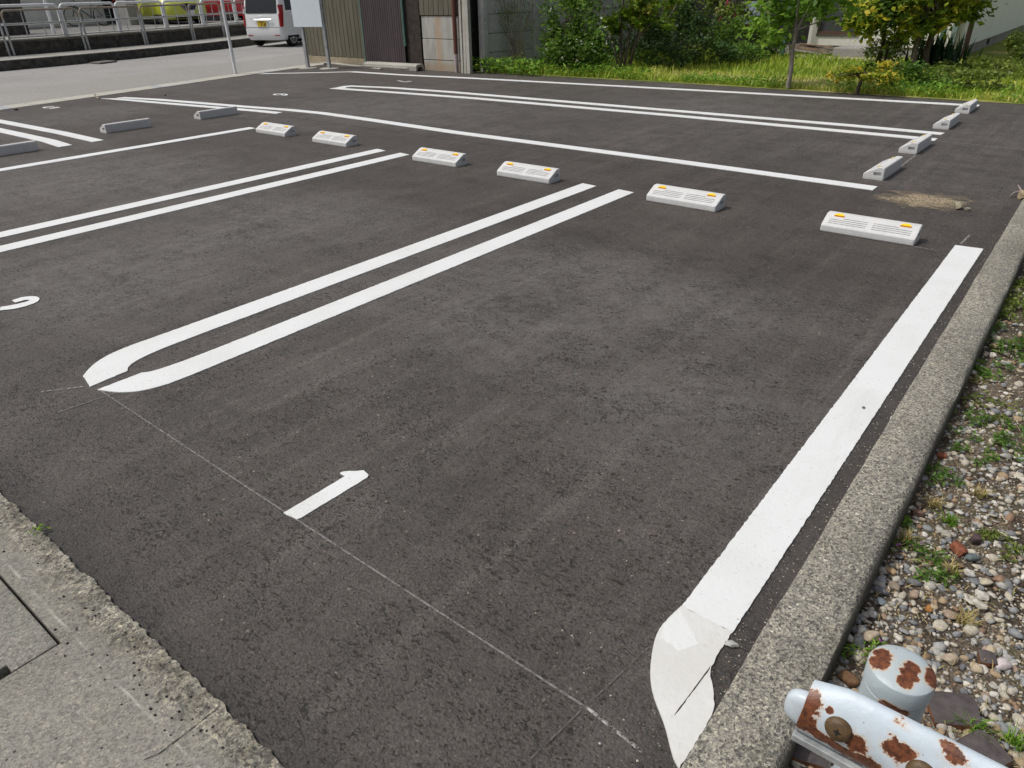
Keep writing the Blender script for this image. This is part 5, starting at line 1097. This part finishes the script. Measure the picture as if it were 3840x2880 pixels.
for s in (-1, 1):
    mb = MB()
    for yy, z0, z1, x_ in ((.665, .60, 1.22, 0),):
        l0 = at_level(lv, .6); pts = []
        for i in range(7):
            z = .60+.62*i/6; l = at_level(lv, z); wd = .052*math.sin(math.pi*(.25+.6*i/6)); pts.append((z, l, wd))
        vs = []
        for z, l, wd in pts:
            vs += [(l[1]-.012, s*(l[3]-.06-wd*.55), z), (l[1]-.016, s*(l[3]-.04), z), (l[1]+.03, s*(l[3]+.006), z), (l[1]+.17*(.4+.6*(z-.6)/.62), s*(l[3]+.010), z)]
        fs = [(4*i+k, 4*i+k+1, 4*i+k+5, 4*i+k+4) for i in range(6) for k in range(3)]; mb.raw(vs, fs if s > 0 else [f[::-1] for f in fs])
    tl = mb.build('tail_light', RED, van, smooth=50)
    mb = MB(); z0, z1 = .98, 1.06; l = at_level(lv, 1.0); mb.raw([(l[1]-.02, s*(l[3]-.085), .97), (l[1]-.021, s*(l[3]-.045), .97), (at_level(lv, 1.1)[1]-.021, s*(at_level(lv, 1.1)[3]-.05), 1.11), (at_level(lv, 1.1)[1]-.02, s*(at_level(lv, 1.1)[3]-.085), 1.11)], [(0, 1, 2, 3) if s > 0 else (3, 2, 1, 0)]); mb.build('reverse_light', CLEAR, tl)
    side_panel(lv, .32, 1.28, 1.06, 1.53, s, .42, 1.28).build('rear_side_window', GLASSD, van)
    side_panel(lv, 1.36, 2.25, 1.06, 1.53, s, 1.36, 2.15).build('front_side_window', GLASSD, van)
    side_panel(lv, 2.31, 2.78, 1.06, 1.50, s, 2.22, 2.36).build('quarter_window', GLASSD, van)
    side_panel(lv, 1.30, 1.315, .3, 1.5, s, pr=.004).build('door_gap', SEAM, van); side_panel(lv, .95, 1.9, .86, .875, s, pr=.004, steps=1).build('slide_rail', SEAM, van)
    for xw in (.56, 3.05 - .22): wheel(van, xw, s*.645, .285, .155, s); arch(lv, xw, .285, s, van, VANP)
    mb = MB(); mb.box(2.35, 2.47, s*.80-.09, s*.80+.09, .98, 1.12); mb.build('mirror', VANP, van, bevel=.03)
    mb = MB(); mb.box(-.012, .01, s*.52-.09, s*.52+.09, .335, .36); mb.build('rear_reflector', RED, van)
for z, ya, yb in ((.57, -.62, .62), (.965, -.56, .56)): end_panel(lv, ya, yb, z, z+.012, False, pr=.004, steps=1).build('tailgate_gap', SEAM, van)
mb = MB(); mb.raw([(-.02, -.40, .835), (-.05, -.30, .80), (-.05, .30, .80), (-.02, .40, .835), (-.03, .38, .86), (-.03, -.38, .86)], [(0, 1, 2, 3, 4, 5)][::1] and [(5, 4, 3, 2, 1, 0)]); mb.build('chrome_garnish', CHROME, van)
mb = MB(); mb.box(-.012, .03, -.22, .22, .575, .80); mb.build('plate_recess', VANP, van, bevel=.01)
pl = MB(); pl.box(-.022, -.012, -.165, .165, .60, .765); plate = pl.build('licence_plate', YEL, van)
mb = MB()
def plate_text(pth, y0, z0, w_, h_, t_):
    for pts in pth:
        for a, b in zip(pts[:-1], pts[1:]):
            a3 = Vector((-.0235, y0-a[0]*w_, z0+a[1]*h_)); b3 = Vector((-.0235, y0-b[0]*w_, z0+b[1]*h_)); mb.tube([a3, b3], t_, 4)
eight = [[(0, 0), (1, 0), (1, 1), (0, 1), (0, 0)], [(0, .5), (1, .5)]]; one = [[(.5, 0), (.5, 1)]]; zero = [[(0, 0), (1, 0), (1, 1), (0, 1), (0, 0)]]
for pth, y0, z0, w_, h_, t_ in ((eight, .035, .62, .04, .08, .007), (one, -.065, .62, .03, .08, .007), (zero, -.105, .62, .035, .08, .007), ([[(0, .5), (1, .5)]], .12, .62, .02, .08, .006),
        ([[(0, 0), (1, 1)], [(0, 1), (1, 0)], [(0, .5), (1, .5)]], .08, .715, .03, .035, .004), (eight, .03, .715, .02, .035, .003), (zero, -.01, .715, .02, .035, .003), (zero, -.045, .715, .02, .035, .003)):
    mb = MB(); plate_text(pth, y0, z0, w_, h_, t_); mb.build('plate_character', INK, plate)
mb = MB(); mb.tube([(-.008, .03, .88), (-.008, .022, .92), (-.008, -.022, .92), (-.008, -.03, .88)], .006, 5); mb.tube([(-.008, -.02, .90), (-.008, .02, .90)], .005, 5); mb.build('badge', CHROME, van)

def hatch(name, label, loc, rz, col, L, Wd, Ht, paint, cat='car'):
    w = Wd/2; c = empty(name, label, cat, loc, rz); r = .30
    lv = [(.17, .12, L-.12, w*.88, .25), (.25, .04, L-.03, w*.96, .3), (.42, .0, L, w, .34), (.62, .02, L-.03, w, .34), (.76, .05, L-.13, w*.99, .34), (.86, .08, L-.35, w*.98, .36), (.94, .10, L-.78, w*.96, .34), (1.0, .12, L-1.10, w*.93, .3), (1.30, .28, L-1.68, w*.80, .28), (Ht-.06, .38, L-1.95, w*.74, .28), (Ht, .6, L-2.2, w*.6, .25)]
    car_body(lv, 6).build('body', paint, c, smooth=35)
    end_panel(lv, -w*.66, w*.66, 1.02, Ht-.1, True, .07).build('windscreen', plain('windscreen_glass', (.16, .19, .21), .1, .6), c)
    end_panel(lv, -w*.66, w*.66, 1.0, Ht-.12, False, .05).build('rear_window', GLASSD, c)
    for s in (-1, 1):
        side_panel(lv, .62, 1.55, 1.0, Ht-.13, s, .78, 1.55).build('rear_side_window', GLASSD, c); side_panel(lv, 1.63, 2.60, 1.0, Ht-.13, s, 1.63, 2.15).build('front_side_window', GLASSD, c)
        side_panel(lv, 1.58, 1.59, .3, 1.0, s, pr=.004).build('door_gap', SEAM, c)
        for xw in (.72, L-.82): wheel(c, xw, s*(w-.11), r, .18, s); arch(lv, xw, r, s, c, paint)
        mb = MB(); mb.box(2.45, 2.60, s*(w+.10)-.11, s*(w+.10)+.09, .95, 1.10); mb.build('mirror', paint, c, bevel=.04)
        mb = MB(); lo, hi = at_level(lv, .66), at_level(lv, .82); vs = [(lo[2]-.03, s*w*.52, .68), (lo[2]-.10, s*w*.80, .67), (lo[2]-.34, s*(w+.004), .72), (hi[2]-.45, s*(w*.98+.004), .85), (hi[2]-.08, s*w*.80, .83), (hi[2]-.0, s*w*.60, .78)]
        mb.raw([(x_+.03, y_, z_) for x_, y_, z_ in vs], [tuple(range(6)) if s > 0 else tuple(range(6))[::-1]]); hl = mb.build('headlight', CLEAR, c)
        mb = MB(); mb.box(-.0, .12, s*w*.93-.04, s*w*.93+.03, .74, 1.02); mb.build('tail_light', RED, c, bevel=.02)
    mb = MB(); mb.prism([(-.30, .70), (.30, .70), (.36, .66), (.22, .47), (-.22, .47), (-.36, .66)], 0, .03, 0, Matrix(((0, 0, 1, L-.028), (1, 0, 0, 0), (0, 1, 0, 0), (0, 0, 0, 1)))); g = mb.build('grille', plain('dark_grille', (.02, .024, .05), .4), c)
    mb = MB(); mb.tube([(L+.006, -.34, .68), (L+.01, -.2, .47), (L+.01, .2, .47), (L+.006, .34, .68)], .014, 6); mb.tube([(L+.006, .05*math.cos(a), .60+.05*math.sin(a)) for a in [k*.524 for k in range(12)]], .009, 5, closed=True); mb.build('chrome_trim', CHROME, g)
    mb = MB(); mb.box(L+.0, L+.022, -.165, .165, .30, .46); mb.build('licence_plate', plain('white_plate', (.7, .71, .7), .5), c)
    mb = MB(); mb.box(L-.06, L-.004, -.6, .6, .20, .29); mb.build('lower_grille', BLACK, c)
    return c
gc = G(690, 92, ZT)
hatch('green_car', 'yellow-green hatchback parked nose out behind the white railing', (-32.55, 16.22, ZT), R(1), None, 4.1, 1.7, 1.52, carpaint('lime_paint', (.46, .50, .04)))
rc = G(868, 85, ZT)
hatch('red_car', 'red hatchback seen from the side behind the green car', (-29.9, 20.0, ZT), R(215), None, 3.7, 1.66, 1.52, carpaint('red_paint', (.52, .028, .04)))

# bicycle against the white wall
bk = G(395, 97, ZT); bf = G(305, 99, ZT); dv = bf-bk; Lb = 1.08
bc = empty('bicycle', 'dark bicycle with a front basket leaning against the white wall', 'bicycle', (bk.x, bk.y, ZT), math.atan2(dv.y, dv.x))
FR = plain('navy_frame', (.02, .025, .06), .4, .5)
def ring(cx, cz, r, t, n=28): return [(cx+r*math.cos(2*math.pi*k/n), 0, cz+r*math.sin(2*math.pi*k/n)) for k in range(n)]
for cx in (0, Lb):
    mb = MB(); mb.tube(ring(cx, .34, .325, 0), .018, 6, closed=True); wv = mb.build('wheel', BLACK, bc, smooth=60)
    mb = MB()
    for k in range(14): a = 2*math.pi*k/14; mb.tube([(cx, 0, .34), (cx+.31*math.cos(a), 0, .34+.31*math.sin(a))], .003, 3)
    mb.build('spokes', GALV, wv)
mb = MB(); sh_ = (.33, 0, .78); bb = (.43, 0, .30); hd = (.90, 0, .82); hb = (.93, 0, .70)
for a, b, r_ in ((sh_, bb, .017), (bb, hb, .02), (sh_, hd, .017), (bb, (0, 0, .34), .012), (sh_, (0, 0, .34), .010), (hd, (Lb, 0, .34), .016), (hd, (.88, 0, .98), .014)): mb.tube([a, b], r_, 8)
mb.build('bike_frame', FR, bc, smooth=60)
mb = MB(); mb.tube([sh_, (.30, 0, .93)], .012, 6); mb.build('seat_post', GALV, bc); mb = MB(); mb.prism([(-.15, -.07), (-.12, -.09), (.0, -.06), (.13, -.02), (.14, .02), (.0, .06), (-.12, .09), (-.15, .07)], .93, .985, 0, Matrix.Translation((.29, 0, 0))); mb.build('saddle', BLACK, bc, bevel=.015)
mb = MB(); mb.tube([(.80, -.27, .99), (.87, -.18, 1.0), (.88, 0, .98), (.87, .18, 1.0), (.80, .27, .99)], .013, 6); mb.build('handlebar', BLACK, bc, smooth=60)
mb = MB()
for k in range(6):
    z_ = .76+.04*k; g = .12+.008*k; mb.tube([(1.10-g, -g, z_), (1.10+g, -g, z_), (1.10+g, g, z_), (1.10-g, g, z_)], .005, 4, closed=True)
for k in range(16):
    u = (k % 4)/3*2-1; sdx = [(1, u), (-1, u), (u, 1), (u, -1)][k//4]; mb.tube([(1.10+sdx[0]*.12, sdx[1]*.12, .76), (1.10+sdx[0]*.16, sdx[1]*.16, .96)], .005, 4)
mb.build('basket', GALV, bc)
mb = MB(); mb.tube(ring(.43, .30, .085, 0, 16), .008, 5, closed=True); mb.tube([(.43, -.06, .30), (.35, -.06, .16)], .01, 5); mb.tube([(.43, .06, .30), (.51, .06, .44)], .01, 5); mb.build('crank', CHROME, bc)

# ------------------------------------------------------------------ building and yard on the far side
WB = plain('white_render', (.80, .79, .74), .8, .2, var=.08, nscale=1.5); e1 = Vector((-.277, .961)).normalized()
wb0 = G(411, 88, ZT); ang = math.atan2(e1.y, e1.x)
bl = empty('white_building', 'white rendered building with a carport opening behind the bicycle', 'building', (wb0.x-.1, wb0.y-.05, ZT), ang)
mb = MB(); mb.box(-14, 0, 0, 6, 0, 3.4); mb.build('wall', WB, bl)
mb = MB(); mb.box(0, 9, 5.0, 5.4, 0, 3.4); mb.build('carport_back_wall', plain('dark_interior', (.05, .05, .055), .9), bl)
mb = MB(); mb.box(-.5, 9, -1.3, 5.4, 2.45, 2.7); mb.build('carport_roof', WB, bl)
pp = G(493, 94, ZT); dl = Vector((pp.x-(wb0.x-.1), pp.y-(wb0.y-.05))); lx, ly = dl.dot(e1), dl.dot(Vector((-e1.y, e1.x)))
mb = MB(); mb.box(lx-.24, lx+.24, ly-.24, ly+.24, 0, 2.45); mb.build('pillar', m_concrete('grey_pillar', (.40, .39, .37), 30, .1), bl)
mb = MB(); mb.box(lx+.27, lx+.33, ly-.2, ly-.14, 0, 1.0); mb.build('pipe', WHITE, bl)
sd0 = G(126, 128, ZT); mb = MB(); mb.prism([(-3.2, 0), (.0, 0), (.0, .45), (-3.2, .45)], 0, .98); o = mb.build('dark_slab', DARKC, bevel=.03); o.location = (sd0.x-.2, sd0.y, ZT); o.rotation_euler.z = ang; tag(o, 'dark weathered concrete block standing on the terrace at the far left', 'concrete block')
pb = G(205, 129, ZT); mb = MB(); mb.lathe([(.05, 0), (.05, 4), (.003, 4.01)], 12); o = mb.build('white_pole', WHITE, smooth=40); o.location = pb; tag(o, 'white pole on the terrace before the white wall, behind the railings', 'pole')
sv = G(905, 90, ZT); fb = empty('cladding_wall', 'grey-brown ribbed metal wall behind the red car', 'wall', (sv.x*1.3, sv.y*1.3, ZT), R(38)); mb = MB(); corr_wall(mb, -1.2, 14, 0, 0, 3.6, .22, .03); mb.build('metal_sheet', m_corr('taupe_cladding', (.24, .235, .20), .22), fb); mb = MB(); mb.box(-1.2, 14, .05, .2, 0, 3.6); mb.build('wall_back', DKBROWN, fb)
